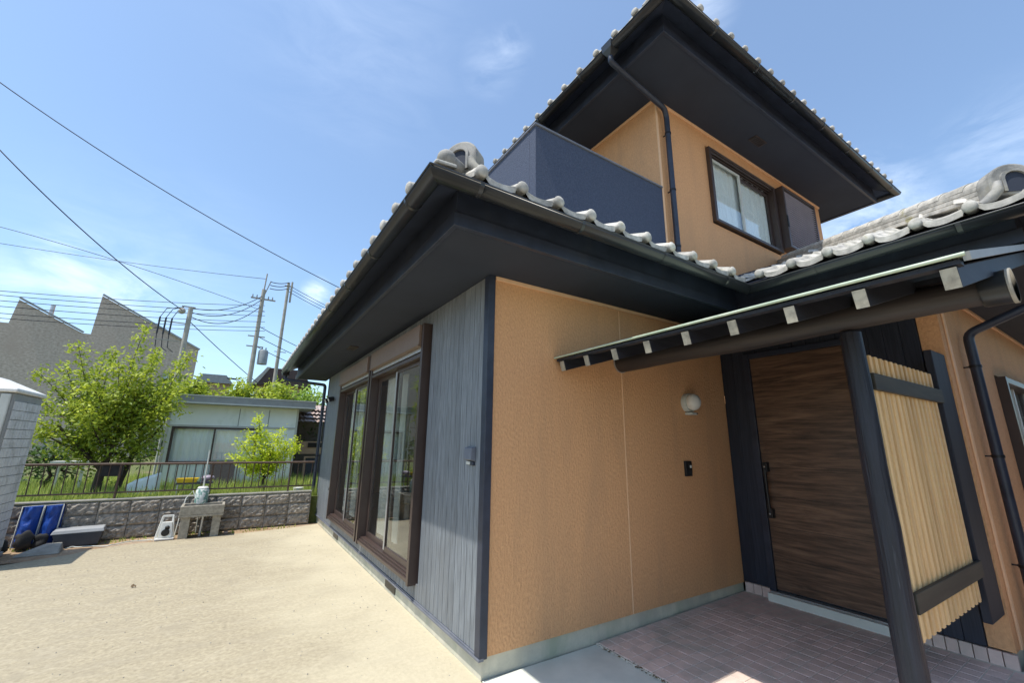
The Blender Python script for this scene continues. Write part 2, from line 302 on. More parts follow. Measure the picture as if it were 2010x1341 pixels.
# raised garden behind the block wall
g = MB()
g.box(-60, 7.05, -.05, 60, 260, .50); tag(g.build('garden_ground', 'lawn'), kind='structure')

# grass and weeds
def blades(name, n, region, hmin, hmax, mat, seed):
    rnd = random.Random(seed); V = []; F = []; T = []
    for i in range(n):
        x, y, z = region(rnd); h = rnd.uniform(hmin, hmax); a = rnd.uniform(0, math.tau); w = rnd.uniform(.006, .014)
        lean = rnd.uniform(0, .5) * h; b = len(V); dx, dy = math.cos(a), math.sin(a)
        V += [(x-dy*w, y+dx*w, z), (x+dy*w, y-dx*w, z), (x+dx*lean, y+dy*lean, z+h)]; F.append((b, b+1, b+2)); T += [rnd.random()] * 3
    me = bpy.data.meshes.new(name); me.from_pydata(V, [], F); me.materials.append(M[mat])
    at = me.attributes.new("tint", 'FLOAT', 'POINT'); at.data.foreach_set("value", T)
    o = bpy.data.objects.new(name, me); COL.objects.link(o); return o
tag(blades('garden_grass', 26000, lambda r: (r.uniform(-9, 1.5), 7.12 + 7 * r.random() ** 1.6, .49), .05, .26, 'grass', 3), 'rough spring grass and weeds behind the block wall', 'grass', kind='stuff')
tag(blades('slab_edge_weeds', 500, lambda r: (r.uniform(-5, -.4), 6.55 + .3 * r.random(), -.02), .02, .07, 'grass', 5), 'sparse weeds on the soil strip at the foot of the wall', 'weeds', kind='stuff')

# ================================================================== HOUSE
ZS = 3.0; Z2 = 6.08
house = thing('house', (0,0,0), 'two storey house with orange stucco, dark plank siding, navy eaves and grey tiled roofs', 'house')
# foundation
f = MB(); f.box(.02,.02,-.1, 3.34,7.2,.145); f.box(3.36,-1.95,-.1, 9.0,.02,.145); f.build('foundation', 'concrete_old', house, .006)
# ground-floor stucco wall, three panels divided by a joint
w = MB(); w.box(.05,0.0,.147, 1.5385,.12,2.965); w.build('stucco_wall', 'stucco', house)
w = MB(); w.box(1.5515,0.0,.147, 3.318,.12,2.965); w.build('stucco_wall', 'stucco', house)
box('wall_joint', 'tan_trim', house, 1.539,-.003,.15, 1.551,.1,2.96, bevel=.002)
box('cornice_strip', 'tan_trim', house, .052,-.018,2.966, 3.318,.02,2.998, bevel=.003)
# wing walls
w = MB(); w.box(3.325,-1.985,.17, 3.45,-1.845,2.965); w.build('stucco_wall', 'stucco', house)
w = MB(); w.box(3.452,-1.985,.17, 4.98,-1.86,2.965); w.box(6.72,-1.985,.17, 9.3,-1.86,2.965); w.box(4.982,-1.985,2.37, 6.718,-1.86,2.965); w.box(4.982,-1.985,.17, 6.718,-1.86,1.0)
w.build('stucco_wall', 'stucco', house)
box('cornice_strip', 'tan_trim', house, 3.46,-2.004,2.966, 9.3,-1.97,2.998, bevel=.003)
box('corner_bead', 'tan_trim', house, 3.44,-1.999,.17, 3.475,-1.986,2.964, bevel=.004)
box('wall_joint', 'tan_trim', house, 3.52,-1.992,.17, 3.535,-1.984,2.964)
# siding wall on the yard side: backing, with planks cut round the two windows
WIN = [(1.27, 3.33), (3.41, 5.50)]
back = MB()
back.box(.012,.05,.147, .10,1.27,2.998); back.box(.012,5.50,.147, .10,7.18,2.998); back.box(.012,1.27,.147, .10,5.50,.30); back.box(.012,1.27,2.86, .10,5.50,2.998); back.box(.012,3.33,.30, .10,3.41,2.86)
siding = back.build('siding_wall', 'navy', house)
yy = .062; k = 0; rs = random.Random(4)
while yy < 7.16:
    wd = rs.choice([.088, .101, .114]); y1 = min(yy + wd, 7.165)
    segs = [(.165, 2.995)]
    if y1 > WIN[0][0] + .01 and yy < WIN[1][1] - .01: segs = [(.165, .298), (2.862, 2.995)]
    for z0, z1 in segs:
        p = MB(); p.box(-.006, yy+.0015, z0, .0115, y1-.0035, z1); p.build('plank', 'siding', siding, .0022)
    yy = y1
box('corner_trim', 'navy', house, -.016,-.016,.14, .048,.061,2.998, bevel=.004)
box('corner_trim', 'navy', house, -.016,7.166,.14, .06,7.23,2.998, bevel=.004)
st = MB(); st.box(-.022,-.018,.132, .02,7.2,.150); st.box(-.014,.0,.150, .01,7.2,.163); st.build('base_trim', 'coping', house, .002)
for yv in (1.9, 4.9): box('foundation_vent', 'black', house, .012, yv, .03, .021, yv+.35, .10)
# far end wall and hidden sides
w = MB(); w.box(.06,7.1,.15, 9.3,7.22,2.998); w.box(9.2,-1.9,.15, 9.3,7.1,2.998); w.build('rear_wall', 'stucco', house)
fl = MB(); fl.box(.11,.13,.18, 9.1,7.05,.22); fl.box(2.2,.13,.22, 2.25,7.05,2.9); fl.box(.11,.13,2.9, 9.1,7.05,2.95); fl.build('interior_room', 'interior', house)
fl = MB(); fl.box(3.47,-1.84,.18, 9.1,.1,.22); fl.box(3.47,-.9,.22, 9.1,-.85,2.9); fl.build('interior_room', 'interior', house)

# --- sliding windows with shutter boxes on the yard side
def yard_window(y0, y1):
    fr = MB()
    fr.box(-.088, y0, .285, .08, y0+.055, 2.865)        # near jamb
    fr.box(-.088, y1-.055, .285, .08, y1, 2.865)        # far jamb
    fr.box(-.080, y0+.056, .30, .08, y1-.056, .335); fr.box(-.062, y0+.056, .336, .08, y1-.056, .352); fr.box(-.04, y0+.056, .353, .08, y1-.056, .372)
    fr.box(-.080, y0+.056, 2.50, .08, y1-.056, 2.545)
    wn = fr.build('window', 'brown', house, .003)
    bx = MB(); bx.box(-.118, y0+.0555, 2.625, .05, y1-.0555, 2.855); bx.box(-.125, y0+.0555, 2.612, .05, y1-.0555, 2.624); bx.build('shutter_box', 'shutter_box', wn, .006)
    hd = MB(); hd.box(-.070, y0+.0565, 2.566, .05, y1-.0565, 2.611); hd.build('shutter_slot', 'alu', wn, .003)
    for xx in (-.078, -.060): box('guide_rail', 'alu', wn, xx, y0+.0565, .352, xx+.006, y0+.064, 2.495)
    ym = (y0 + y1) / 2
    for (a, b, x, mt) in ((y0+.07, ym+.025, -.020, 'brown'), (ym-.025, y1-.07, .025, 'brown')):
        sg = MB(); sg.box(x, a, .373, x+.03, a+.045, 2.498); sg.box(x, b-.045, .373, x+.03, b, 2.498)
        sg.box(x+.001, a+.045, .373, x+.029, b-.045, .435); sg.box(x+.001, a+.045, 2.45, x+.029, b-.045, 2.498)
        sg.build('sash', mt, wn, .002)
        box('pane', 'glass', wn, x+.012, a+.044, .434, x+.018, b-.044, 2.451)
    box('sash_edge', 'alu', wn, -.0235, ym-.024, .40, -.0205, ym+.022, 2.47)
    c = MB(); n = 40
    ya, yb = y1-.95, y1-.10
    for i in range(n):
        t0, t1 = i/n, (i+1)/n; xa = .16+.022*math.sin(t0*60); xb = .16+.022*math.sin(t1*60)
        c.quad((xa, ya+(yb-ya)*t0, .42), (xb, ya+(yb-ya)*t1, .42), (xb, ya+(yb-ya)*t1, 2.48), (xa, ya+(yb-ya)*t0, 2.48), True)
    c.build('curtain', 'curtain_dim', wn)
    return wn
for a, b in WIN: yard_window(a, b)

# --- entrance wall (x = 3.32) : door, navy planks, frame
XD = 3.32
nb = MB(); nb.box(XD+.012,-1.295,.16, XD+.12,-.30,.168); nb.box(XD+.012,-.288,.165, XD+.12,-.002,2.998); nb.box(XD+.012,-1.84,.165, XD+.12,-1.36,2.998); nb.box(XD+.012,-1.36,2.66, XD+.12,-.288,2.998)
ent = nb.build('entrance_wall', 'navy', house)
for a, b, z0 in ((-.147,-.004,.165), (-.286,-.149,.165), (-1.48,-1.362,.165), (-1.60,-1.482,.165), (-1.72,-1.602,.165), (-1.838,-1.722,.165)):
    box('plank', 'navy_siding', ent, XD-.006, a, z0, XD+.0115, b, 2.993, bevel=.003)
for i in range(8):
    box('plank', 'navy_siding', ent, XD-.004, -1.36+i*.134+.0015, 2.665, XD+.0115, -1.36+(i+1)*.134-.0015, 2.993, bevel=.003)
df = MB(); df.box(XD-.035,-.355,.150, XD+.06,-.290,2.66); df.box(XD-.035,-1.358,.150, XD+.06,-1.295,2.66); df.box(XD-.034,-1.294,2.60, XD+.06,-.356,2.659)
dfo = df.build('door_frame', 'navy', house, .003)
dr = MB()
door = MB().box(XD-.010,-1.292,.172, XD+.035,-.358,2.597).build('door', 'door', house)
for i in range(1, 8):
    z = .172 + i * .303
    box('door_groove', 'black', door, XD-.0112, -1.291, z, XD-.0102, -.36, z+.003)
h = MB(); h.tube([(XD-.060,-.405,1.37), (XD-.070,-.405,1.15), (XD-.060,-.405,.93)], .016, 10); h.box(XD-.07,-.432,1.34, XD-.010,-.384,1.44); h.box(XD-.07,-.432,.87, XD-.010,-.384,.965)
hd = h.build('door_handle', 'black', door, .004)
box('keyhole', 'alu', door, XD-.0735,-.415,1.385, XD-.0702,-.400,1.400); box('keyhole', 'alu', door, XD-.0735,-.415,.905, XD-.0702,-.400,.920)
box('door_sill', 'apron', house, XD-.105,-1.31,.03, XD+.05,-.30,.140, bevel=.005)
box('sill_strip', 'alu', house, XD-.05,-1.30,.141, XD+.04,-.31,.149)
# skirting tiles below the planks
for i in range(9):
    y0 = -1.99 + i*.077
    if y0 > -1.38: break
    t = MB(); t.box(XD-.012, y0+.003, .060, XD+.02, y0+.074, .158); t.build('skirting_tile', 'porch_tile', house, .002)
for i in range(3):
    t = MB(); t.box(XD-.012, -.285+i*.09+.003, .060, XD+.02, -.285+i*.09+.087, .158); t.build('skirting_tile', 'porch_tile', house, .002)

# --- wing window
wf = MB(); X0, X1, ZA, ZB = 5.0, 6.7, 1.02, 2.35
wf.box(X0,-2.06,ZA, X0+.07,-1.88,ZB); wf.box(X1-.07,-2.06,ZA, X1,-1.88,ZB); wf.box(X0+.071,-2.055,ZA, X1-.071,-1.88,ZA+.07); wf.box(X0+.071,-2.055,ZB-.06, X1-.071,-1.88,ZB)
ww = wf.build('window', 'brown', house, .003)
for xa, xb in ((X0+.072,X0+.13), (5.82,5.88), (X1-.13,X1-.072)): MB().box(xa,-1.98,ZA+.071, xb,-1.95,ZB-.061).build('sash_stile', 'pale_metal', ww)
box('pane', 'glass', ww, X0+.13,-1.968,ZA+.07, 5.82,-1.962,ZB-.06); box('pane', 'glass', ww, 5.88,-1.968,ZA+.07, X1-.13,-1.962,ZB-.06)
c = MB()
for i in range(60):
    t0, t1 = i/60, (i+1)/60; c.quad((X0+.1+1.5*t0,-1.9+.02*math.sin(t0*90),ZA), (X0+.1+1.5*t1,-1.9+.02*math.sin(t1*90),ZA), (X0+.1+1.5*t1,-1.9+.02*math.sin(t1*90),ZB), (X0+.1+1.5*t0,-1.9+.02*math.sin(t0*90),ZB), True)
c.build('curtain', 'curtain_dim', ww)

# --- ground-floor eaves: soffit, fascia, deck and gutters follow one outline
YF = 7.9
def offset_outline(d):      # eave outline of the ground floor at overhang d
    return [(-d, YF + (d-.62)), (-d, -d), (3.32-d, -d), (3.32-d, -1.98-d), (9.6, -1.98-d)]
o62 = offset_outline(.62)
sf = MB(); sf.prism([(-.60,YF-.02,ZS), (-.60,-.60,ZS), (2.72,-.60,ZS), (2.72,-2.58,ZS), (9.6,-2.58,ZS), (9.6,-1.97,ZS), (3.33,-1.97,ZS), (3.33,.02,ZS), (.02,.02,ZS), (.02,YF-.02,ZS)], (0,0,.02)); sf.build('soffit', 'soffit', house)
def band(mb, d0, d1, z0, z1, off=offset_outline):
    a, b = off(d0), off(d1); n = len(a)
    vs = [(x,y,z0) for x,y in a] + [(x,y,z0) for x,y in b] + [(x,y,z1) for x,y in b] + [(x,y,z1) for x,y in a]
    fs = []
    for i in range(n-1):
        for j in range(4):
            p, q = j*n, ((j+1)%4)*n; fs.append((p+i, p+i+1, q+i+1, q+i))
    fs += [(0,n,2*n,3*n), (n-1,4*n-1,3*n-1,2*n-1)]
    return mb.add(vs, fs)
band(MB(), .60, .635, 2.985, 3.085).build('fascia', 'navy', house, .003)
band(MB(), .575, .612, 3.086, 3.275).build('fascia_board', 'navy', house)
dk = MB(); a, b = offset_outline(.60), offset_outline(.865); n = len(a)
for i in range(n-1): dk.add([(*a[i],3.262), (*a[i+1],3.262), (*b[i+1],3.125), (*b[i],3.125), (*a[i],3.30), (*a[i+1],3.30), (*b[i+1],3.145), (*b[i],3.145)], [(0,1,2,3), (4,7,6,5), (3,2,6,7)])
dk.build('eave_deck', 'navy', house)

def gutter_run(p, q, parent, r=.058, joints=(), ext0=0, ext1=0):
    # half-round trough from p to q (rim height given), with hoop clips and a bottom outlet-free body
    p = Vector(p); q = Vector(q); d = (q-p).normalized(); a = Vector((0,0,1)).cross(d).normalized(); n = 10
    def mit(pt, s, e): return pt + d * (s * e)
    mb = MB()
    def ring(rr, end):
        out = []
        for k in range(n+1):
            t = math.pi * k / n; s = rr * math.cos(t)
            base = p if end == 0 else q; e = ext0 if end == 0 else ext1
            out.append(base + a*s + Vector((0,0,-rr*math.sin(t))) + d*(s*e))
        return out
    o0, o1, i0, i1 = ring(r, 0), ring(r, 1), ring(r-.006, 0), ring(r-.006, 1)
    vs = o0 + o1 + i0 + i1; N = n+1; fs = []
    for k in range(n):
        fs += [(k, k+1, N+k+1, N+k), (2*N+k, 3*N+k, 3*N+k+1, 2*N+k+1), (k, 2*N+k, 2*N+k+1, k+1), (N+k, N+k+1, 3*N+k+1, 3*N+k)]
    fs += [(0, N, 3*N, 2*N), (n, 2*N+n, 3*N+n, N+n)]
    mb.add(vs, fs, True)
    for sgn in (-1, 1):       # rolled rims
        mb.tube([p + a*(sgn*r) + d*(sgn*r*ext0) + Vector((0,0,.001)), q + a*(sgn*r) + d*(sgn*r*ext1) + Vector((0,0,.001))], .0065, 6)
    go = mb.build('gutter', 'gutter', parent)
    for jt in joints:
        jb = MB(); c = p + d*jt; pts = [c + a*((r+.004)*math.cos(math.pi*k/12)) + Vector((0,0,-(r+.004)*math.sin(math.pi*k/12))) for k in range(13)]
        vs = [x - d*.014 for x in pts] + [x + d*.014 for x in pts]; jb.add(vs, [(k, k+1, 14+k, 13+k) for k in range(12)], True)
        jb.build('gutter_clip', 'gutter', go)
    return go
GO = .872; ZG = 3.140
gutter_run((-GO,YF+.1,ZG), (-GO,-GO,ZG), house, joints=[.4+.9*i for i in range(10)], ext1=-1)
gutter_run((-GO,-GO,ZG), (3.32-GO,-GO,ZG), house, joints=[.28,1.1,2.0,2.9], ext0=1, ext1=1)
gutter_run((3.32-GO,-GO,ZG), (3.32-GO,-1.98-GO,ZG), house, joints=[.6,1.5], ext0=-1, ext1=-1)
gutter_run((3.32-GO,-1.98-GO,ZG), (9.6,-1.98-GO,ZG), house, joints=[1.2], ext0=1)

# --- roof tiles
PIT = .40; TW = .3025
def prof(t):       # height of the pan and roll across one tile
    t = t % 1.0
    if t < .30: return .048 * math.sin(math.pi * t / .30) ** .8
    s = (t - .30) / .70
    return -.022 * math.sin(math.pi * s) ** 1.0 * (1.0 - .25*s)
e = MB(); n = 14; D = .30
top0 = [(TW*i/n, -.012, prof(i/n)+.012) for i in range(n+1)]; top1 = [(TW*i/n, D, prof(i/n)*.9 + PIT*D + .006) for i in range(n+1)]
bot0 = [(TW*i/n, -.012, prof(i/n)-.026 - (.008 if i/n > .3 else 0)) for i in range(n+1)]
vs = top0 + top1 + bot0; N = n+1
e.add(vs, [(k, k+1, N+k+1, N+k) for k in range(n)], True); e.add(vs, [(2*N+k, 2*N+k+1, k+1, k) for k in range(n)])
e.add([top0[0], top1[0], (0, D, PIT*D-.03), bot0[0]], [(0,3,2,1)]); e.add([top0[-1], top1[-1], (TW, D, PIT*D-.03), bot0[-1]], [(0,1,2,3)])
# round knob closing the roll, and its short neck
e.tube([(TW*.15,-.034,.012), (TW*.15,.02,.014), (TW*.15,D,PIT*D+.012)], [.042,.043,.038], 12, cap=False)
e.sphere((TW*.15,-.034,.012), (.043,.022,.043), 14, 7)
EAVE = e.mesh('eave_tile', M['tile'])
def tile_eave(P, ez, L, parent, rot, trim0=0, trim1=0):
    n_ = int(round((L - trim0 - trim1) / TW)); sc = (L - trim0 - trim1) / (n_ * TW); d = Vector((math.cos(rot), math.sin(rot), 0))
    for i in range(n_):
        p = Vector((P[0], P[1], ez)) + d * (trim0 + i * TW * sc)
        inst('roof_tile', EAVE, parent, p, (random.uniform(-.012,.012), random.uniform(-.01,.01), rot), (sc, random.uniform(.99,1.02), random.uniform(.97,1.04)))
def tile_field(mb, P, z, L, rot, vmax, inside):
    d = Vector((math.cos(rot), math.sin(rot), 0)); u = Vector((-math.sin(rot), math.cos(rot), 0)); O = Vector((P[0], P[1], z)); R = .26; m = 8
    rows = int(vmax / R)
    for r in range(1, rows+1):
        v0 = r * R - .02; v1 = v0 + R + .02
        for c in range(-int(vmax/TW)-1, int((L+vmax)/TW)+1):
            uc = (c+.5) * TW; ctr = O + d*uc + u*(v0+R/2)
            if not inside(uc, v0+R/2, ctr.x, ctr.y): continue
            A = [O + d*(c*TW+TW*i/m) + u*v0 + Vector((0,0,v0*PIT + prof(i/m) + .028)) for i in range(m+1)]
            B = [O + d*(c*TW+TW*i/m) + u*v1 + Vector((0,0,v1*PIT + prof(i/m))) for i in range(m+1)]
            C = [p - Vector((0,0,.03)) for p in A]; Nn = m+1
            mb.add(A+B+C, [(k,k+1,Nn+k+1,Nn+k) for k in range(m)], True); mb.add(A+C, [(Nn+k,Nn+k+1,k+1,k) for k in range(m)])
EO = .866; ZE = 3.232      # tile edge overhang and height of the tile bed at the edge
def deckz(v, z=ZE): return z + v * PIT
roof = MB()
fX = lambda x, y: (x > .45 and x < 7.16 and y > -.02 and y < 3.6)
# deck under the tiles (solid sheet) as the roof part itself
XR = 3.6
def rp(mb, pts): mb.add([(x, y, z-.05) for x, y, z in pts], [tuple(range(len(pts)))])
rp(roof, [(-EO,YF+.3,ZE), (-EO,-EO,ZE), (XR-EO,XR-EO,deckz(XR)), (XR-EO,YF+.3-XR*.0,deckz(XR))])
rp(roof, [(-EO,-EO,ZE), (3.32-EO,-EO,ZE), (3.32,0,deckz(.9)), (0,0,deckz(.9))])
rp(roof, [(0,0,deckz(.9)), (.47,0,deckz(.9)), (.47,.47,deckz(1.37))])
rp(roof, [(3.32-EO,-EO,ZE), (3.32-EO,-1.98-EO,ZE), (3.32+1.98,0,deckz(2.88)), (3.32,0,deckz(.9))])
rp(roof, [(3.32-EO,-1.98-EO,ZE), (9.6,-1.98-EO,ZE), (9.6,0,deckz(2.88)), (3.32+1.98,0,deckz(2.88))])
rp(roof, [(7.13,0,deckz(2.88)), (9.6,0,deckz(2.88)), (9.6,1.4,deckz(2.88)), (7.13,1.4,deckz(2.88))])
low_roof = roof.build('roof', 'navy', house)
fld = MB()
tile_field(fld, (-EO, YF+.3), ZE, YF+.3+EO, -math.pi/2, 3.4, lambda u, v, x, y: u > .0 and u < (YF+.3+EO) - v and not fX(x, y))
tile_field(fld, (-EO,-EO), ZE, 3.32, 0, 1.6, lambda u, v, x, y: u > v and u < 3.32 + v and y < (0 if x > .45 else x) and not fX(x, y))
tile_field(fld, (3.32-EO,-EO), ZE, 1.98, -math.pi/2, 2.9, lambda u, v, x, y: u > -v and u < 1.98 - v and y < 0)
tile_field(fld, (3.32-EO,-1.98-EO), ZE, 9.6-2.42, 0, 2.9, lambda u, v, x, y: u > v and x < 9.6 and y < 0)
tag(fld.build('tile_rows', 'tile', low_roof), kind='stuff')
tile_eave((-EO, YF+.3), ZE, YF+.3+EO, low_roof, -math.pi/2, 0, .14)
tile_eave((-EO,-EO), ZE, 3.32, low_roof, 0, .24, .03)
tile_eave((3.32-EO,-EO), ZE, 1.98, low_roof, -math.pi/2, .10, .16)
tile_eave((3.32-EO,-1.98-EO), ZE, 7.0, low_roof, 0, .2, 0)

def hip(P, z, L, parent, dirv=(1,1), hgt=.12, w=.20, start=.25):
    d = Vector((dirv[0], dirv[1], PIT)); O = Vector((P[0], P[1], z)); hd = Vector((dirv[0],dirv[1],0)).normalized(); side = hd.cross(Vector((0,0,1)))
    for j in range(3):
        ww_ = w - .025*j; z0 = .02 + j*hgt/3; a = O + d*start + Vector((0,0,z0+hgt/6)); b = O + d*L + Vector((0,0,z0+hgt/6))
        mb = MB(); mb.bar(a, b, ww_, hgt/3-.008); mb.build('ridge_course', 'tile', parent, .004)
    step = .17
    k = 0; s = start
    seg = MB(); n_ = 8; l = .26
    dl = d.normalized()
    pts0 = []
    for i in range(n_+1):
        t = math.pi*i/n_; pts0.append((.066*math.cos(t), 0, .062*math.sin(t)))
    V = [(x, 0, z_+.004) for x, _, z_ in pts0] + [(x*.94, l, z_*.94) for x, _, z_ in pts0] + [(x*.88, 0, z_*.86) for x, _, z_ in pts0]
    seg.add(V, [(i, n_+1+i, n_+2+i, i+1) for i in range(n_)] , True); seg.add(V, [(i, i+1, 2*(n_+1)+i+1, 2*(n_+1)+i) for i in range(n_)])
    me = seg.mesh('ridge_cap', M['tile'])
    q = dl.to_track_quat('Y', 'Z').to_euler(); tot = d.length * (L - start); c = int(tot / .24)
    for i in range(c):
        p = O + d*start + dl*(i*.24) + Vector((0,0,.02+hgt)); inst('ridge_cap', me, parent, p, q)
def ornament(P, z, parent, W=.26, H=.26, T=.10, ang=math.radians(225), ball=None):
    """Arched end tile of a hip ridge: rounded shield with a raised rim round a plate darkened as hollow shade, feet curling out, round cap below."""
    f_ = Vector((math.cos(ang), math.sin(ang), 0)); s = Vector((-f_.y, f_.x, 0)); O = Vector((P[0], P[1], z))
    def pt(u, h, o): return O + s*u + Vector((0,0,h)) + f_*o
    def arch(w, h0, h1, n=14):
        r = w/2; pts = [(-r, h0)]
        for i in range(n+1):
            t = math.pi - math.pi*i/n; pts.append((r*math.cos(t), h1 - r*.85 + r*.85*math.sin(t)))
        pts.append((r, h0)); return pts
    mb = MB(); A = arch(W, 0, H)
    mb.prism([pt(u, h, T/2) for u, h in A], -f_*T)
    fo = mb.build('ridge_end_tile', 'ornament', parent, .012)
    rim = MB(); a1 = arch(W*.60, .02, H*.80); a2 = arch(W*.46, .02, H*.71); k = len(a1)
    V = [pt(u, h, T/2) for u, h in a1] + [pt(u, h, T/2+.018) for u, h in a1] + [pt(u, h, T/2+.018) for u, h in a2] + [pt(u, h, T/2) for u, h in a2]
    F = []
    for i in range(k-1): F += [(i, i+1, k+i+1, k+i), (k+i, k+i+1, 2*k+i+1, 2*k+i), (2*k+i, 2*k+i+1, 3*k+i+1, 3*k+i)]
    rim.add(V, F); rim.build('tile_rim', 'ornament', fo)
    hol = MB(); hol.prism([pt(u, h, T/2+.002) for u, h in arch(W*.46, .02, H*.71)], f_*.002); hol.build('hollow_shade', 'soffit', fo)  # flat dark plate, painted as the shade inside a hollow
    for sg in (-1, 1):
        ft = MB(); ft.tube([pt(sg*W*.36, .10, T/2), pt(sg*W*.44, .03, T/2+.015), pt(sg*W*.60, -.02, T/2+.01), pt(sg*W*.82, -.06, T/2)], [.022,.032,.034,.020], 8)
        ft.build('tile_foot', 'ornament', fo)
    if ball:
        bl = MB(); c0 = Vector(ball); bl.tube([O + f_*(-.02) + Vector((0,0,.05)), c0], .050, 14); bl.sphere(tuple(c0), .060, 16, 10); bl.build('round_cap', 'ornament', fo)
hip((-EO,-EO), ZE, 3.5, low_roof, start=.26)
ornament((-EO+.27,-EO+.21), ZE+.085, low_roof, W=.25, H=.25, T=.13, ang=math.radians(215), ball=(-.775,-.785,3.318))
hip((3.32-EO,-1.98-EO), ZE, 2.86, low_roof, start=.26)
ornament((3.32-EO+.24,-1.98-EO+.24), ZE+.085, low_roof, W=.28, H=.24, T=.12)
# corner tile slabs that turn the eave at each hip
for (cx, cy) in ((-EO,-EO), (3.32-EO,-1.98-EO)):
    cs = MB(); cs.prism([(cx-.012,cy-.012,ZE-.028), (cx+.13,cy-.012,ZE-.02), (cx+.15,cy+.15,ZE+.06), (cx-.012,cy+.13,ZE-.02)], (0,0,.028)); cs.build('corner_tile', 'tile', low_roof, .012)
# valley metal
vm_ = MB(); vm_.add([(3.32-EO-.05,-EO,ZE+.01), (3.32-EO,-EO-.05,ZE+.01), (3.32+.1,0-.0,deckz(.9)+.02), (3.32-.1,0,deckz(.9)+.02)], [(0,1,2,3)]); vm_.build('valley_sheet', 'gutter', low_roof)
# flashing where the wing roof meets the upper wall
flb = MB(); flb.bar((3.36,-.02,deckz(.92)+.04), (5.22,-.02,deckz(2.80)+.03), .03, .10); flb.build('wall_flashing', 'navy', low_roof)

# soffit vents
def vent(x, y, z, w_, l_):
    v = MB(); v.box(x-w_/2, y-l_/2, z-.012, x+w_/2, y+l_/2, z-.001)
    vo = v.build('soffit_vent', 'brown', house, .002)
    s_ = MB()
    for i in range(6): s_.box(x-w_/2+.012+i*(w_-.024)/6, y-l_/2+.012, z-.015, x-w_/2+.012+(i+.5)*(w_-.024)/6, y+l_/2-.012, z-.0125)
    s_.build('vent_slat', 'black', vo)
vent(-.31, 3.68, ZS, .12, .30)

# ================================================================== UPPER STOREY
UX0, UX1, UY0, UY1 = 2.42, 7.14, 0.0, 1.75
w = MB(); w.box(UX0, UY0+.001, 3.4, UX1, UY0+.12, 4.60); w.box(UX0, UY0+.001, 5.84, UX1, UY0+.12, Z2-.035); w.box(UX0, UY0+.001, 4.601, 3.50, UY0+.12, 5.839); w.box(5.35, UY0+.001, 4.601, UX1, UY0+.12, 5.839)
w.build('upper_wall', 'stucco', house)
w = MB(); w.box(UX0+.001, UY0+.121, 3.3, UX0+.12, UY1, Z2-.035); w.build('upper_wall', 'stucco', house)
w = MB(); w.box(UX0+.13, UY1-.12, 3.3, UX1, UY1, Z2-.035); w.box(UX1-.12, UY0+.121, 3.3, UX1-.001, UY1-.121, Z2-.035); w.build('upper_wall', 'stucco', house)
fl = MB(); fl.box(UX0+.15,.15,3.9, UX1-.15,UY1-.15,3.95); fl.box(UX0+.15,1.2,3.96, UX1-.15,1.25,6.0); fl.build('interior_room', 'interior', house)
cr = MB(); cr.box(UX0-.018,UY0-.018,Z2-.034, UX1+.018,UY0+.02,Z2-.002); cr.box(UX0-.018,UY0+.021,Z2-.034, UX0+.02,UY1,Z2-.002); cr.build('cornice_strip', 'tan_trim', house, .003)
UO = .68
s2 = MB(); s2.prism([(UX0-UO,UY0-UO,Z2), (UX1+UO,UY0-UO,Z2), (UX1+UO,UY1+UO,Z2), (UX0-UO,UY1+UO,Z2)], (0,0,.02)); s2.build('upper_soffit', 'soffit', house)
def up_outline(d): return [(UX0-d,UY1+d), (UX0-d,UY0-d), (UX1+d,UY0-d), (UX1+d,UY1+d), (UX0-d-.0001,UY1+d)]
band(MB(), UO-.02, UO+.015, Z2-.015, Z2+.085, up_outline).build('upper_fascia', 'navy', house, .003)
band(MB(), UO-.045, UO-.008, Z2+.086, Z2+.275, up_outline).build('fascia_board', 'navy', house)
UE = UO + .255; ZE2 = Z2 + .220; ZG2 = Z2 + .145; UG = UO + .245
dk = MB(); a, b = up_outline(UO-.02), up_outline(UE-.01)
for i in range(4): dk.add([(*a[i],Z2+.262), (*a[i+1],Z2+.262), (*b[i+1],Z2+.130), (*b[i],Z2+.130), (*a[i],Z2+.30), (*a[i+1],Z2+.30), (*b[i+1],Z2+.150), (*b[i],Z2+.150)], [(0,1,2,3), (4,7,6,5), (3,2,6,7)])
dk.build('eave_deck', 'navy', house)
gutter_run((UX0-UG,UY1+UG,ZG2), (UX0-UG,UY0-UG,ZG2), house, joints=[.5,1.4,2.3], ext1=-1, ext0=1)
gutter_run((UX0-UG,UY0-UG,ZG2), (UX1+UG,UY0-UG,ZG2), house, joints=[.8,1.7,2.6,3.5,4.4,5.3,6.2], ext0=1, ext1=-1)
gutter_run((UX1+UG,UY0-UG,ZG2), (UX1+UG,UY1+UG,ZG2), house, ext0=1, ext1=-1)
ur = MB(); LX = UX1-UX0+2*UE; LY = UY1-UY0+2*UE; hh = LY/2
C = [(UX0-UE,UY0-UE,ZE2), (UX1+UE,UY0-UE,ZE2), (UX1+UE,UY1+UE,ZE2), (UX0-UE,UY1+UE,ZE2)]; R1 = (UX0-UE+hh, UY0-UE+hh, ZE2+hh*PIT); R2 = (UX1+UE-hh, UY0-UE+hh, ZE2+hh*PIT)
for pts in ([C[0],C[1],R2,R1], [C[1],C[2],R2], [C[2],C[3],R1,R2], [C[3],C[0],R1]): rp(ur, pts)
up_roof = ur.build('upper_roof', 'navy', house)
fld = MB()
tile_field(fld, (UX0-UE,UY0-UE), ZE2, LX, 0, hh, lambda u, v, x, y: v < u < LX-v)
tile_field(fld, (UX0-UE,UY1+UE), ZE2, LY, -math.pi/2, hh, lambda u, v, x, y: v < u < LY-v)
tile_field(fld, (UX1+UE,UY0-UE), ZE2, LY, math.pi/2, hh, lambda u, v, x, y: v < u < LY-v)
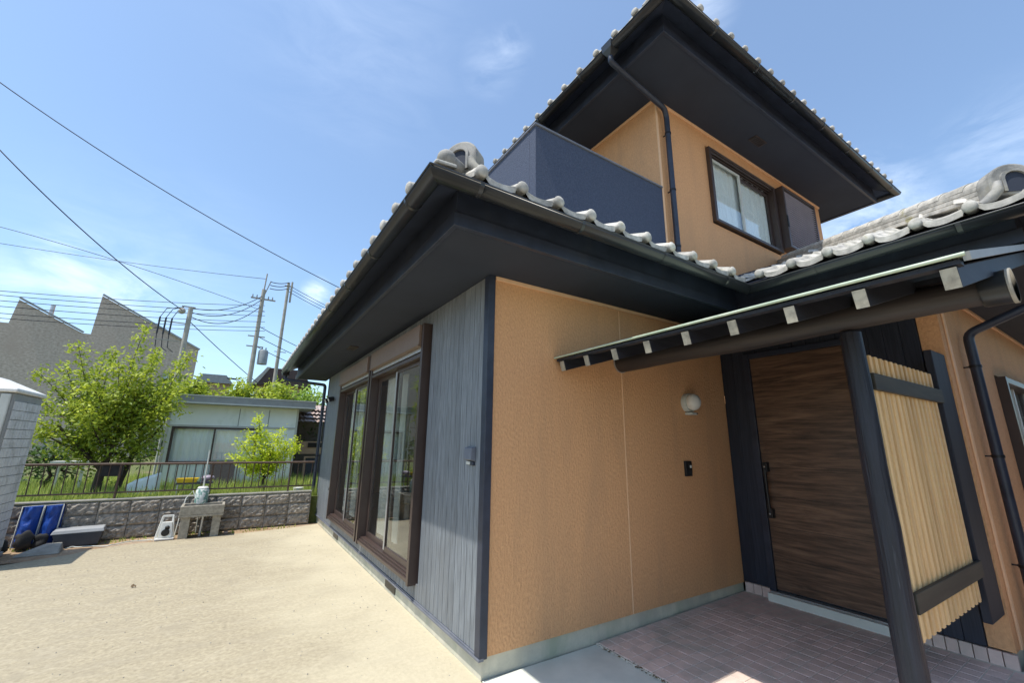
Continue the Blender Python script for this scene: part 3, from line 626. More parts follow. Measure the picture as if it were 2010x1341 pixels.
tag(fld.build('tile_rows', 'tile', up_roof), kind='stuff')
tile_eave((UX0-UE,UY0-UE), ZE2, LX, up_roof, 0, .2, .1)
tile_eave((UX0-UE,UY1+UE), ZE2, LY, up_roof, -math.pi/2, .1, .14)
tile_eave((UX1+UE,UY0-UE), ZE2, LY, up_roof, math.pi/2, .2, .1)
hip((UX0-UE,UY0-UE), ZE2, hh, up_roof, start=.26); hip((UX1+UE,UY0-UE), ZE2, hh, up_roof, dirv=(-1,1), start=.26)
ornament((UX0-UE+.2,UY0-UE+.2), ZE2+.085, up_roof, W=.26, H=.26); ornament((UX1+UE-.2,UY0-UE+.2), ZE2+.085, up_roof, W=.24, H=.18, ang=math.radians(-45))
for (cx, cy, sx) in ((UX0-UE,UY0-UE,1), (UX1+UE,UY0-UE,-1)):
    cs = MB(); cs.prism([(cx-.012*sx,cy-.012,ZE2-.028), (cx+.13*sx,cy-.012,ZE2-.02), (cx+.15*sx,cy+.15,ZE2+.06), (cx-.012*sx,cy+.13,ZE2-.02)][::sx], (0,0,.028)); cs.build('corner_tile', 'tile', up_roof, .012)
vent(4.36, -.33, Z2, .30, .12)

# upper window with louvred shutter case
X0, X1, ZA, ZB = 3.50, 5.35, 4.62, 5.80
wf = MB(); wf.box(X0,-.055,ZA, X0+.055,.10,ZB); wf.box(X1-.06,-.055,ZA, X1,.10,ZB); wf.box(X0+.056,-.055,ZA, X1-.061,.10,ZA+.04); wf.box(X0+.056,-.055,ZB-.035, X1-.061,.10,ZB)
for j, xx in enumerate((.02,.045,.07)): wf.box(X0+.056,-.06+xx*1.2,ZB-.065-.012*j, X1-.061,-.05+xx*1.2,ZB-.036)
ww = wf.build('upper_window', 'brown', house, .003)
xm = 4.40
sh = MB(); sh.box(X0+.056,.015,ZA+.041, X0+.085,.04,ZB-.09); sh.box(xm-.05,.015,ZA+.041, xm,.04,ZB-.09); sh.box(X0+.086,.016,ZA+.041, xm-.051,.039,ZA+.075); sh.box(X0+.086,.016,ZB-.12, xm-.051,.039,ZB-.09); sh.build('sash', 'pale_metal', ww, .002)
sh = MB(); sh.box(xm-.01,.045,ZA+.041, xm+.035,.07,ZB-.09); sh.box(X1-.11,.045,ZA+.041, X1-.061,.07,ZB-.09); sh.box(xm+.036,.046,ZA+.041, X1-.111,.069,ZA+.075); sh.box(xm+.036,.046,ZB-.15, X1-.111,.069,ZB-.09); sh.build('sash', 'brown', ww, .002)
box('pane', 'glass_up', ww, X0+.084,.026,ZA+.074, xm-.049,.03,ZB-.119)
box('pane', 'glass_up', ww, xm+.034,.056,ZA+.074, X1-.109,.06,ZB-.149)
c = MB()
for i in range(90):
    t0, t1 = i/90, (i+1)/90; c.quad((X0+.05+1.72*t0,.085+.010*math.sin(t0*70),ZA), (X0+.05+1.72*t1,.085+.010*math.sin(t1*70),ZA), (X0+.05+1.72*t1,.085+.010*math.sin(t1*70),ZB), (X0+.05+1.72*t0,.085+.010*math.sin(t0*70),ZB), True)
c.build('curtain', 'curtain_white', ww)
# louvred case to the right
LX0, LX1, LZ0, LZ1 = 5.37, 6.52, 4.70, 5.80
lc = MB(); lc.box(LX0,-.16,LZ0, LX0+.045,0.0,LZ1); lc.box(LX1-.045,-.16,LZ0, LX1,0.0,LZ1); lc.box(LX0+.046,-.16,LZ1-.04, LX1-.046,0.0,LZ1); lc.box(LX0+.046,-.16,LZ0, LX1-.046,0.0,LZ0+.04); lc.box(LX0+.046,-.10,LZ0+.041, LX1-.046,-.0,LZ1-.041)
lco = lc.build('shutter_case', 'brown', house, .003)
slm = MB(); slm.add([(LX0+.046,-.155,0), (LX1-.046,-.155,0), (LX1-.046,-.108,.028), (LX0+.046,-.108,.028), (LX0+.046,-.155,.005), (LX1-.046,-.155,.005), (LX1-.046,-.108,.033), (LX0+.046,-.108,.033)], [(0,3,2,1),(4,5,6,7),(0,1,5,4),(2,3,7,6)])
sm_ = slm.mesh('louvre_slat', M['louvre'])
nsl = 24
for i in range(nsl): inst('louvre_slat', sm_, lco, (0,0,LZ0+.045+i*(LZ1-LZ0-.10)/nsl))
box('shutter_pull', 'black', lco, LX0-.012,-.175,5.05, LX0+.02,-.161,5.25)

# balcony
BX, BZ = .47, 4.725
bm_ = MB(); bm_.box(BX,-.012,3.3, UX0-.004,.09,BZ); bm_.box(BX,.091,3.3, BX+.10,3.6,BZ); bm_.box(BX+.101,3.5,3.3, UX0-.004,3.6,BZ)
balc = bm_.build('balcony', 'balcony', house, .004)
cp = MB(); cp.box(BX-.018,-.03,BZ+.001, UX0-.004,.105,BZ+.022); cp.box(BX-.018,.106,BZ+.001, BX+.118,3.62,BZ+.022); cp.build('coping', 'coping', balc, .004)
box('balcony_floor', 'soffit', balc, BX+.11,.10,3.62, UX0-.005,3.49,3.66)
box('trim_strip', 'tan_trim', house, UX0-.001,-.014,3.3, UX0+.028,0.0,Z2-.036)

# ------------------------------------------------------------------ downpipes (parts of the house)
def pipe(pts, name='downpipe', r=.034, mat='navy'):
    # rounded elbows
    P = [Vector(p) for p in pts]; out = [P[0]]
    for i in range(1, len(P)-1):
        a = (P[i-1]-P[i]); b = (P[i+1]-P[i]); k = min(.06, a.length*.4, b.length*.4); a.normalize(); b.normalize()
        for t in (0, .25, .5, .75, 1): out.append((P[i]+a*k)*(1-t)**2 + P[i]*2*t*(1-t) + (P[i]+b*k)*t*t)
    out.append(P[-1]); return MB().tube(out, r, 12).build(name, mat, house)
def clip(parent, x, y, z, wx, wy, r=.034):
    c = MB(); c.tube([(x,y,z-.012), (x,y,z+.012)], r+.006, 12); c.bar((x,y,z), (wx,wy,z), .012, .012); c.build('pipe_clip', 'black', parent)
# far corner
p1 = pipe([(-.85,7.80,3.09), (-.85,7.80,2.95), (-.07,7.31,2.84), (-.07,7.31,.0)]); 
for z in (2.3, 1.3, .4): clip(p1, -.07, 7.31, z, .02, 7.26)
hp = MB(); hp.box(-.92,7.72,3.04, -.78,7.90,3.15); hp.build('gutter_outlet', 'black', house, .01)
# upper storey leader
hd_ = MB(); gx, gy = UX0-UG, -.12
hd_.add([(gx-.075,gy-.08,ZG2+.03), (gx+.075,gy-.08,ZG2+.03), (gx+.075,gy+.08,ZG2+.03), (gx-.075,gy+.08,ZG2+.03), (gx-.065,gy-.07,ZG2-.06), (gx+.065,gy-.07,ZG2-.06), (gx+.065,gy+.07,ZG2-.06), (gx-.065,gy+.07,ZG2-.06), (gx-.03,gy-.03,ZG2-.13), (gx+.03,gy-.03,ZG2-.13), (gx+.03,gy+.03,ZG2-.13), (gx-.03,gy+.03,ZG2-.13)],
   [(0,1,5,4),(1,2,6,5),(2,3,7,6),(3,0,4,7),(4,5,9,8),(5,6,10,9),(6,7,11,10),(7,4,8,11),(8,9,10,11)]); hd_.build('rainwater_head', 'gutter', house, .006)
p2 = pipe([(gx,gy,ZG2-.12), (gx,gy,ZG2-.2), (2.50,-.085,5.90), (2.55,-.07,5.80), (2.55,-.07,3.72)])
for z in (5.55, 4.72, 3.95): clip(p2, 2.55, -.07, z, 2.55, .02)
# wing
p3 = pipe([(3.95,-1.98-GO,3.09), (3.95,-1.98-GO,2.98), (3.80,-2.06,2.62), (3.80,-2.06,.05)], r=.036)
for z in (2.32, 1.55, .7): clip(p3, 3.80, -2.06, z, 3.80, -1.97, .036)

# ================================================================== ENTRANCE CANOPY
CX, CZ, CP = .69, 2.35, .30
can = thing('porch_canopy', (1.54,-1.92,.04), 'low wooden porch canopy with pale green sheet roof, log beam and dark round post', 'canopy')
Y0, Y1 = -.012, -2.60; XE = 3.30
rs_ = MB(); rs_.add([(CX-.01,Y0,CZ-.002), (XE,Y0,CZ-.002+(XE-CX)*CP), (XE,Y1,CZ-.002+(XE-CX)*CP), (CX-.01,Y1,CZ-.002), (CX-.01,Y0,CZ+.014), (XE,Y0,CZ+.014+(XE-CX)*CP), (XE,Y1,CZ+.014+(XE-CX)*CP), (CX-.01,Y1,CZ+.014)], [(0,1,2,3)[::-1],(4,5,6,7)[::-1],(0,4,5,1),(1,5,6,2),(2,6,7,3),(3,7,4,0)])
rs_.build('sheet_roof', 'copper_roof', can, .003)
rl = MB(); rl.tube([(CX-.012,Y0,CZ+.006), (CX-.012,Y1-.01,CZ+.006)], .0085, 8); rl.build('roof_edge_roll', 'copper_roof', can)
ge = MB(); ge.bar((CX-.01,Y1-.012,CZ-.006), (XE,Y1-.012,CZ-.006+(XE-CX)*CP), .022, .036); ge.build('verge_strip', 'shed_trim', can)
eb = MB(); eb.bar((CX+.03,Y0-.01,CZ-.016), (CX+.03,Y1+.01,CZ-.016), .05, .020); eb.build('eave_batten', 'rafter_wood', can)
dkk = MB(); dkk.add([(CX+.05,Y0,CZ-.030+.05*CP), (XE-.02,Y0,CZ-.030+(XE-CX-.02)*CP), (XE-.02,Y1+.02,CZ-.030+(XE-CX-.02)*CP), (CX+.05,Y1+.02,CZ-.030+.05*CP)], [(0,1,2,3)]); dkk.build('roof_boards', 'rafter_wood', can)
for i, y in enumerate((-.09,-.40,-.71,-1.02,-1.33,-1.64,-1.95,-2.25,-2.55)):
    r = MB(); a = Vector((CX+.02, y, CZ-.074)); b = Vector((XE-.02, y, CZ-.074+(XE-CX-.04)*CP)); r.bar(a, b, .052, .088)
    ro = r.build('rafter', 'rafter_wood', can, .003)
    ec = MB(); dd = (b-a).normalized(); ec.bar(a - dd*.006, a - dd*.0005, .050, .086); ec.build('rafter_end', 'rafter_end', ro)
# log beam, slightly bowed
bx_, bz_ = 1.53, 2.405
pts = [(bx_+.006*math.sin(i*1.3), -.014 - i*(2.53-.014)/10, bz_+.006*math.sin(i*.9)) for i in range(11)]
bmo = MB().tube(pts, [.094-.0016*i+.003*math.sin(i*1.7) for i in range(11)], 20).build('log_beam', 'beam_wood', can)
cap = MB(); cap.tube([(bx_,-2.51,bz_), (bx_,-2.52,bz_), (bx_,-2.61,bz_)], [.082,.087,.087], 24); cap.build('beam_cap', 'gutter', bmo)
MB().tube([(bx_,-2.612,bz_), (bx_,-2.628,bz_), (bx_,-2.628,bz_), (bx_,-2.612,bz_)], [.091,.091,.086,.086], 24, cap=False).build('cap_rim', 'stone_lite', bmo)
cap = MB(); cap.tube([(bx_,-.006,bz_), (bx_,-.018,bz_)], .100, 24); cap.build('beam_collar', 'alu', bmo)
pb = MB(); pb.bar((bx_, -.3, bz_+.105), (bx_, -2.5, bz_+.105), .08, .03); pb.build('packing_strip', 'rafter_wood', can)
# post: slightly irregular natural log
pts = [(1.55+.002*math.sin(i*1.1), -1.92+.002*math.cos(i*1.4), .035 + i*(2.31-.035)/14) for i in range(15)]
po = MB().tube(pts, [.069 - .0009*i + .0009*math.sin(i*2.1) for i in range(15)], 20).build('post', 'burnt_wood', can)
MB().tube([(1.55,-1.92,.02), (1.55,-1.92,.05)], [.12,.105], 20).build('post_stone', 'stone_lite', can)

# slatted privacy screen between the post and the house
scn = thing('privacy_screen', (2.2,-1.93,.55), 'pale timber slat screen with two dark rails between porch post and house wall', 'screen')
for z0, z1 in ((1.95,2.055), (.725,.83)):
    box('rail', 'screen_rail', scn, 1.60,-1.984,z0, 2.975,-1.962,z1, bevel=.004)
sx = 1.655; slat = MB().box(0,0,0, .0375,.045,1.60).mesh('slat', M['cedar'])
i = 0
while sx < 2.90:
    inst('slat', slat, scn, (sx,-1.960+(i%2)*.009,.575+0), (0,0,random.uniform(-.02,.02)), (random.uniform(.95,1.1),1,1)); sx += .0455; i += 1
box('wall_stile', 'stile', scn, 2.955,-1.975,.42, 3.315,-1.925,2.38, bevel=.005)

# ================================================================== PORCH FLOOR
def pz(x): return .018 + .020*(x-1.1)
pf = MB(); pf.add([(1.085,-.002,-.06), (3.31,-.002,-.06), (3.31,-3.6,-.06), (1.085,-3.6,-.06), (1.085,-.002,pz(1.085)), (3.31,-.002,pz(3.31)), (3.31,-3.6,pz(3.31)), (1.085,-3.6,pz(1.085))], [(0,1,2,3),(4,7,6,5),(0,4,5,1),(1,5,6,2),(2,6,7,3),(3,7,4,0)])
porch = tag(pf.build('porch_floor', 'grout'), kind='structure')
tm = MB(); tm.add([(.002,-.002,0), (.1045,-.002,0), (.1045,-.1045,0), (.002,-.1045,0), (.004,-.004,.004), (.1025,-.004,.004), (.1025,-.1025,.004), (.004,-.1025,.004)], [(4,7,6,5),(0,4,5,1),(1,5,6,2),(2,6,7,3),(3,7,4,0)])
TM = tm.mesh('floor_tile', M['porch_tile'])
cands = []
for i in range(20):
    for j in range(33):
        x, y = 1.10+i*.1085, -.01-j*.1085; cands.append(((x+1.65)**2 + (y+2.9)**2 + 2.4, x, y, j))
vis = [c_ for c_ in cands if c_[3] < 18 and (c_[1] - 1.1) > -.35 + (-c_[2]-.7)*.75]; hid = [c_ for c_ in cands if c_ not in vis]
vis.sort(); hid += vis[300:]; vis = vis[:300]
WL[porch.name] = Vector((0,0,0))
for _, x, y, j in vis: inst('floor_tile', TM, porch, (x, y, pz(x)), (0, -.020, 0), (1,1,random.uniform(.9,1.25)))
rest = MB()
for _, x, y, j in hid: rest.add([(x+.004,y-.004,pz(x)+.003), (x+.104,y-.004,pz(x)+.005), (x+.104,y-.104,pz(x)+.005), (x+.004,y-.104,pz(x)+.003)], [(0,3,2,1)])
if rest.v: tag(rest.build('floor_tile_field', 'porch_tile', porch), kind='stuff')
# paving outside the wing wall
g = MB(); g.box(3.315,-3.6,-.05, 9,-1.987,.045); tag(g.build('side_paving', 'apron'), kind='structure')
for i in range(12):
    for j in range(5):
        t_ = MB(); t_.box(3.33+i*.305,-2.0-(j+1)*.305+.004,.0455, 3.33+(i+1)*.305-.008,-2.0-j*.305-.004,.056)
        t_.build('paving_slab', 'porch_tile', bpy.data.objects['side_paving'])
deb = MB(); rd = random.Random(2)
for i in range(90):
    t = rd.random(); x = 1.10 + rd.gauss(-.02,.012); y = -.10 - .75*t; s = rd.uniform(.004,.013); z = .012+rd.random()*.012; a = rd.random()*6
    deb.add([(x+s*math.cos(a), y+s*math.sin(a), z), (x+s*math.cos(a+2), y+s*math.sin(a+2), z+s*.5), (x+s*math.cos(a+4), y+s*math.sin(a+4), z+.002)], [(0,1,2)])
tag(deb.build('leaf_debris', 'debris'), 'dry crumbled leaves gathered along the edge of the porch tiles', 'leaf litter', kind='stuff')

# ================================================================== FITTINGS ON THE WALLS
lamp = thing('porch_light', (2.56,-.01,2.07), 'round white porch lamp with a domed front on the orange wall beside the door', 'wall lamp')
MB().tube([(2.56,-.001,2.07), (2.56,-.050,2.07), (2.56,-.056,2.07)], [.104,.104,.098], 28).build('base_ring', 'pale_metal', lamp)
gl_ = MB(); gl_.sphere((2.56,-.085,2.075), (.092,.072,.092), 28, 16); gl_.build('globe', 'white', lamp)
MB().box(2.505,-.095,1.935, 2.615,-.002,1.962).build('sensor', 'pale_metal', lamp, .01)
MB().sphere((2.595,-.096,1.949), .009, 8, 5).build('sensor_eye', 'black', lamp)
ic = thing('intercom', (2.47,0,1.29), 'small black doorbell intercom with camera on the orange wall left of the door', 'intercom')
MB().box(2.42,-.028,1.29, 2.525,-.001,1.445).build('case', 'black', ic, .005)
MB().box(2.485,-.0295,1.375, 2.512,-.0285,1.402).build('button', 'white', ic); MB().tube([(2.45,-.028,1.41), (2.45,-.032,1.41)], .011, 14).build('lens', 'glass', ic); MB().box(2.437,-.0295,1.31, 2.508,-.0285,1.345).build('speaker_grille', 'rubber', ic)
ob = thing('outdoor_socket', (0,.22,1.44), 'dark grey hooded power socket box on the plank siding near the house corner', 'socket')
sb = MB(); sb.add([(-.008,.14,1.46), (-.008,.28,1.46), (-.008,.28,1.575), (-.008,.14,1.575), (-.055,.145,1.475), (-.055,.275,1.475), (-.045,.275,1.565), (-.045,.145,1.565)], [(0,1,2,3),(4,7,6,5),(0,4,5,1),(1,5,6,2),(2,6,7,3),(3,7,4,0)]); sb.build('hood', 'coping', ob, .004)
MB().box(-.03,.15,1.43, -.008,.20,1.459).build('cable_gland', 'navy', ob, .003); MB().box(-.028,.20,1.435, -.008,.27,1.459).build('socket_face', 'pale_metal', ob, .003)
sl = thing('security_light', (0,6.5,2.45), 'small black twin spotlight high on the siding beyond the far window', 'spotlight')
MB().box(-.03,6.42,2.42, -.007,6.58,2.50).build('bracket', 'black', sl, .004)
for yv in (6.33, 6.67):
    hd = MB(); hd.tube([(-.03,yv,2.47), (-.10,yv,2.44), (-.13,yv,2.425)], [.035,.05,.052], 14); ho = hd.build('lamp_head', 'black', sl); MB().tube([(-.1301,yv,2.4249), (-.134,yv,2.4233)], .044, 14).build('lens', 'white', ho)
tp = thing('wall_tap', (0,5.62,.75), 'small black hose tap fixed to the siding left of the far window', 'tap')
MB().tube([(0,5.62,.80), (-.06,5.62,.80), (-.07,5.62,.75)], .012, 8).build('spout', 'black', tp); MB().tube([(-.045,5.62,.80), (-.045,5.62,.84)], .01, 8).build('handle', 'black', tp)

# ================================================================== BLOCK WALL + RAILING
bw = thing('block_wall', (-2.3,6.95,0), 'low rough faced grey block retaining wall along the back of the yard', 'wall')
MB().box(-8.2,6.92,-.05, -.15,7.04,.585).build('mortar_core', 'mortar', bw)
variants = []
for vv in range(5):
    mb = MB(); nx, nz_ = 10, 6; rr = random.Random(vv); V = []
    for k in range(nz_+1):
        for i in range(nx+1):
            x = .392*i/nx; z = .192*k/nz_; edge = (i in (0,nx)) or (k in (0,nz_))
            yv = 0 if edge else -.014 - .022*abs(noise.noise(Vector((x*14+vv*9, z*16, vv))))*2 - rr.random()*.004
            V.append((x, yv, z))
    F = [(k*(nx+1)+i, k*(nx+1)+i+1, (k+1)*(nx+1)+i+1, (k+1)*(nx+1)+i) for k in range(nz_) for i in range(nx)]
    mb.add(V, F); mb.add([(0,0,0), (.392,0,0), (.392,.05,0), (0,.05,0), (0,0,.192), (.392,0,.192), (.392,.05,.192), (0,.05,.192)], [(0,3,2,1),(4,5,6,7),(1,2,6,5),(3,0,4,7)])
    variants.append(mb.mesh('block', M['block']))
for r in range(3):
    for i in range(20):
        x = -.15 - (i+1)*.40 + (.004)
        inst('block', variants[(i*3+r*2) % 5], bw, (x, 6.90+random.uniform(-.003,.003), .003+r*.199), (0,0,0))
MB().box(-8.2,6.885,.602, -.15,7.05,.628).build('cap_course', 'stone_lite', bw, .008)
fe = thing('railing', (-2.3,6.96,.628), 'thin rusty brown metal railing on top of the block wall', 'railing')
MB().tube([(-8,6.96,1.185), (-.16,6.96,1.185)], .020, 8).build('top_rail', 'rail_metal', fe); MB().tube([(-8,6.96,.725), (-.16,6.96,.725)], .013, 8).build('bottom_rail', 'rail_metal', fe)
bal = MB().tube([(0,0,.725), (0,0,1.17)], .008, 6).mesh('baluster', M['rail_metal'])
pst = MB().tube([(0,0,.60), (0,0,1.18)], .017, 8).mesh('railing_post', M['rail_metal'])
for i in range(60):
    x = -.20 - i*.13
    if i % 10 == 3: inst('railing_post', pst, fe, (x,6.96,0))
    else: inst('baluster', bal, fe, (x,6.96,0), (0, random.uniform(-.01,.01), 0))

# ================================================================== THINGS IN THE YARD
sk = thing('garden_sink', (-1.92,6.55,0), 'old concrete garden sink on two slab legs against the block wall', 'sink')
b_ = MB(); b_.box(-2.23,6.33,.335, -1.61,6.76,.372); b_.box(-2.23,6.33,.373, -1.61,6.368,.515); b_.box(-2.23,6.722,.373, -1.61,6.76,.515); b_.box(-2.23,6.369,.373, -2.19,6.721,.515); b_.box(-1.65,6.369,.373, -1.61,6.721,.515); b_.build('basin', 'stone', sk, .006)
MB().box(-2.20,6.38,-.02, -2.07,6.72,.334).build('leg', 'stone', sk, .006); MB().box(-1.76,6.38,-.02, -1.64,6.72,.334).build('leg', 'stone', sk, .006)
MB().tube([(-1.9,6.5,.335), (-1.91,6.52,.0)], .022, 8).build('drain_pipe', 'alu', sk)
st_ = thing('tap_post', (-1.98,6.83,.0), 'white tap post with green and white glazed cover standing behind the concrete sink', 'tap post')
MB().tube([(-1.98,6.80,.50), (-1.98,6.80,.52), (-1.98,6.80,.72), (-1.98,6.80,.76)], [.095,.10,.10,.075], 18).build('glazed_cover', 'glazed', st_)
MB().tube([(-1.98,6.80,.76), (-1.98,6.80,.785)], [.085,.07], 18).build('cover_lid', 'white', st_)
MB().tube([(-1.98,6.84,0), (-1.98,6.84,1.42)], .012, 8).build('pipe', 'pale_metal', st_)
MB().tube([(-2.02,6.82,.45), (-2.12,6.80,.72), (-2.20,6.78,.60), (-2.24,6.70,.30), (-2.26,6.62,.02)], .009, 8).build('hose', 'pale_metal', st_)
hr = thing('hose_reel', (-2.38,6.47,0), 'white portable hose reel with black drum standing left of the sink', 'hose reel')
a = MB(); a.bar((-2.50,6.48,0), (-2.44,6.50,.36), .025, .03); a.bar((-2.27,6.48,0), (-2.31,6.50,.36), .025, .03); a.bar((-2.45,6.50,.36), (-2.30,6.50,.36), .022, .03); a.build('frame', 'white', hr, .004)
a = MB(); a.add([(-2.47,6.44,.03), (-2.28,6.44,.03), (-2.31,6.46,.27), (-2.44,6.46,.27), (-2.47,6.53,.03), (-2.28,6.53,.03), (-2.31,6.53,.27), (-2.44,6.53,.27)], [(0,1,2,3),(5,4,7,6),(1,5,6,2),(4,0,3,7),(3,2,6,7),(0,4,5,1)]); a.build('side_plate', 'white', hr, .006)
MB().tube([(-2.375,6.43,.11), (-2.375,6.455,.11)], .055, 16).build('drum', 'black', hr); MB().tube([(-2.36,6.432,.175), (-2.36,6.455,.19)], .032, 12).build('crank', 'black', hr); MB().box(-2.50,6.40,0, -2.25,6.56,.025).build('foot', 'white', hr, .005)
hs = MB(); pts = []
for i in range(60):
    t = i/59; pts.append((-2.52 - 1.05*t + .05*math.sin(t*14), 6.42 + .09*math.sin(t*9) - .10*t, .012 + .004*math.sin(t*30)))
hs.tube(pts, .008, 6); tag(hs.build('garden_hose', 'pale_metal'), 'thin pale garden hose trailing over the soil by the hose reel', 'hose')
tb = thing('storage_tote', (-3.42,6.62,0), 'dark grey plastic storage box with light lid lying by the wall', 'storage box')
a = MB(); a.add([(-3.66,6.50,0), (-3.20,6.56,0), (-3.22,6.84,0), (-3.68,6.78,0), (-3.72,6.47,.19), (-3.17,6.54,.19), (-3.20,6.86,.19), (-3.75,6.80,.19)], [(0,3,2,1),(4,5,6,7),(0,1,5,4),(1,2,6,5),(2,3,7,6),(3,0,4,7)]); a.build('bin', 'tote', tb, .01)
a = MB(); a.add([(-3.74,6.455,.191), (-3.15,6.525,.191), (-3.18,6.875,.191), (-3.77,6.815,.191), (-3.72,6.48,.245), (-3.17,6.55,.245), (-3.20,6.85,.245), (-3.75,6.79,.245)], [(0,3,2,1),(4,5,6,7),(0,1,5,4),(1,2,6,5),(2,3,7,6),(3,0,4,7)]); a.build('lid', 'tote_lid', tb, .01)
def bluebag(x0, x1, y, lbl):
    t = thing('blue_sack', ((x0+x1)/2, y, 0), lbl, 'tarp sack', 'blue sacks beside the toilet')
    mb = MB(); nx, nz_ = 10, 12; V = []
    for k in range(nz_+1):
        for i in range(nx+1):
            u, v = i/nx, k/nz_; bul = math.sin(math.pi*u)**.6 * (.16 - .08*v) + .045*noise.noise(Vector((u*4+x0, v*5, 1)))
            V.append((x0+(x1-x0)*u + .02*v, y - bul, .03+.55*v))
    mb.add(V, [(k*(nx+1)+i, k*(nx+1)+i+1, (k+1)*(nx+1)+i+1, (k+1)*(nx+1)+i) for k in range(nz_) for i in range(nx)], True)
    mb.add([(x, y+.12, z) for x, _, z in V], [(k*(nx+1)+i, (k+1)*(nx+1)+i, (k+1)*(nx+1)+i+1, k*(nx+1)+i+1) for k in range(nz_) for i in range(nx)], True)
    mb.box(x0,y,.03, x0+.01,y+.12,.58); mb.box(x1+.01,y,.03, x1+.02,y+.12,.58); mb.box(x0+.02,y,.57, x1+.02,y+.12,.58)
    mb.build('sheet', 'blue', t)
    MB().tube([(x0-.01,y-.03,.02), (x0+.01,y-.03,.59), (x1+.03,y-.03,.60), (x1+.01,y-.03,.02), (x0-.01,y-.03,.02)], .009, 6).build('frame', 'pale_metal', t)
bluebag(-4.17,-3.965,6.74, 'blue tarp sack in a thin frame nearest the grey portable toilet')
bluebag(-3.94,-3.76,6.78, 'blue tarp sack in a thin frame nearer the storage box')
rb = MB()
for (x, y, s) in ((-4.02,6.56,.15), (-3.86,6.60,.12), (-4.20,6.4,.12)):
    k0 = len(rb.v); rb.sphere((x, y, s*.8), (s*.70, s*.5, s*.85), 18, 12); rb.v[k0:] = [tuple(Vector(v) + (Vector(v)-Vector((x,y,s*.8)))*.5*noise.noise(Vector(v)*14)) for v in rb.v[k0:]]
tag(rb.build('garbage_bag', 'rubber', bevel=0), 'black rubbish bags slumped in front of the blue sacks', 'rubbish bags')
a = MB(); a.add([(-3.98,6.06,-.01), (-3.52,6.12,-.01), (-3.55,6.45,-.01), (-3.80,6.42,-.01), (-3.95,6.10,.03), (-3.55,6.16,.03), (-3.57,6.40,.10), (-3.74,6.38,.10)], [(0,3,2,1),(4,5,6,7),(0,1,5,4),(1,2,6,5),(2,3,7,6),(3,0,4,7)])
tag(a.build('stone_slab', 'stone_lite', bevel=.01), 'sloping grey stone slab on the ground in front of the blue sacks', 'slab')
lf = MB(); lf.add([(-2.36,3.67,.004), (-2.34,3.69,.02), (-2.36,3.71,.035), (-2.38,3.69,.015)], [(0,1,2,3)]); lf.add([(-2.33,3.66,.004), (-2.35,3.69,.02), (-2.33,3.70,.02)], [(0,1,2)]); tag(lf.build('fallen_leaf', 'debris'), 'single dry leaf lying on the open concrete yard', 'leaf')
bk = MB(); bk.box(-1.56,6.52,0, -1.50,6.60,.035); tag(bk.build('brick_piece', 'rust', bevel=.004), 'small reddish brick piece beside the right leg of the sink', 'brick')

gr = MB(); rd = random.Random(9)
for i in range(700):
    x, y = rd.uniform(-4.2, .0), rd.uniform(-1.5, 6.3); r_ = rd.uniform(.003, .009); a_ = rd.random()*6
    gr.add([(x+r_*math.cos(a_+k*2.09), y+r_*math.sin(a_+k*2.09), .0005) for k in range(3)] + [(x, y, r_*1.1)], [(0,1,3),(1,2,3),(2,0,3)])
tag(gr.build('yard_grit', 'stone_lite'), 'small loose stones scattered over the concrete yard', 'grit', kind='stuff')
# portable toilet
T = thing('portable_toilet', (-4.75,5.8,0), 'grey portable toilet with grid moulded side and white roof at left edge', 'portable toilet')
tx0, tx1, ty0, ty1, tz = -5.15, -4.15, 5.3, 6.30, 2.18
bd = MB(); bd.box(tx0,ty0,.05, tx1,ty1,tz); body = bd.build('cabin', 'shed_trim', T, .02)
pn = MB().box(0,0,0, .012,.0935,.113).mesh('moulded_panel', M['toilet'])
for j in range(9):
    for k in range(16): inst('moulded_panel', pn, body, (tx1-.001, ty0+.05+j*.1015, .12+k*.1225))
dr_ = MB(); dr_.box(tx0+.12,ty0-.03,.12, tx1-.14,ty0-.001,tz-.12); dd_ = dr_.build('toilet_door', 'toilet', T, .012)
dr_ = MB(); dr_.box(tx1-.11,ty0-.045,.06, tx1-.02,ty0-.002,tz-.02); dr_.box(tx0+.02,ty0-.045,.06, tx0+.11,ty0-.002,tz-.02); dr_.build('door_post', 'pale_metal', T, .012)
MB().box(tx1-.26,ty0-.06,1.0, tx1-.18,ty0-.031,1.14).build('latch', 'rail_metal', T, .006)
MB().box(tx0,ty0-.04,-.01, tx1+.02,ty1+.02,.05).build('skid_base', 'tote_lid', T, .01)
for yv in (5.72, 5.98): MB().add([(tx1+.0105,yv,1.99), (tx1+.0105,yv+.05,1.985), (tx1+.0105,yv+.055,2.075), (tx1+.0105,yv+.008,2.08)], [(0,1,2,3)]).build('vent_slot', 'black', T)
rf = MB(); rf.add([(tx0-.03,ty0-.06,tz), (tx1+.03,ty0-.06,tz), (tx1+.03,ty1+.03,tz), (tx0-.03,ty1+.03,tz), (tx0-.03,ty0-.06,tz+.05), (tx1+.03,ty0-.06,tz+.05), (tx1+.03,ty1+.03,tz+.05), (tx0-.03,ty1+.03,tz+.05), (tx0+.3,ty0+.25,tz+.22), (tx1-.3,ty0+.25,tz+.22), (tx1-.3,ty1-.3,tz+.22), (tx0+.3,ty1-.3,tz+.22)],
   [(0,3,2,1),(0,1,5,4),(1,2,6,5),(2,3,7,6),(3,0,4,7),(4,5,9,8),(5,6,10,9),(6,7,11,10),(7,4,8,11),(8,9,10,11)]); rf.build('roof', 'white', T, .015)

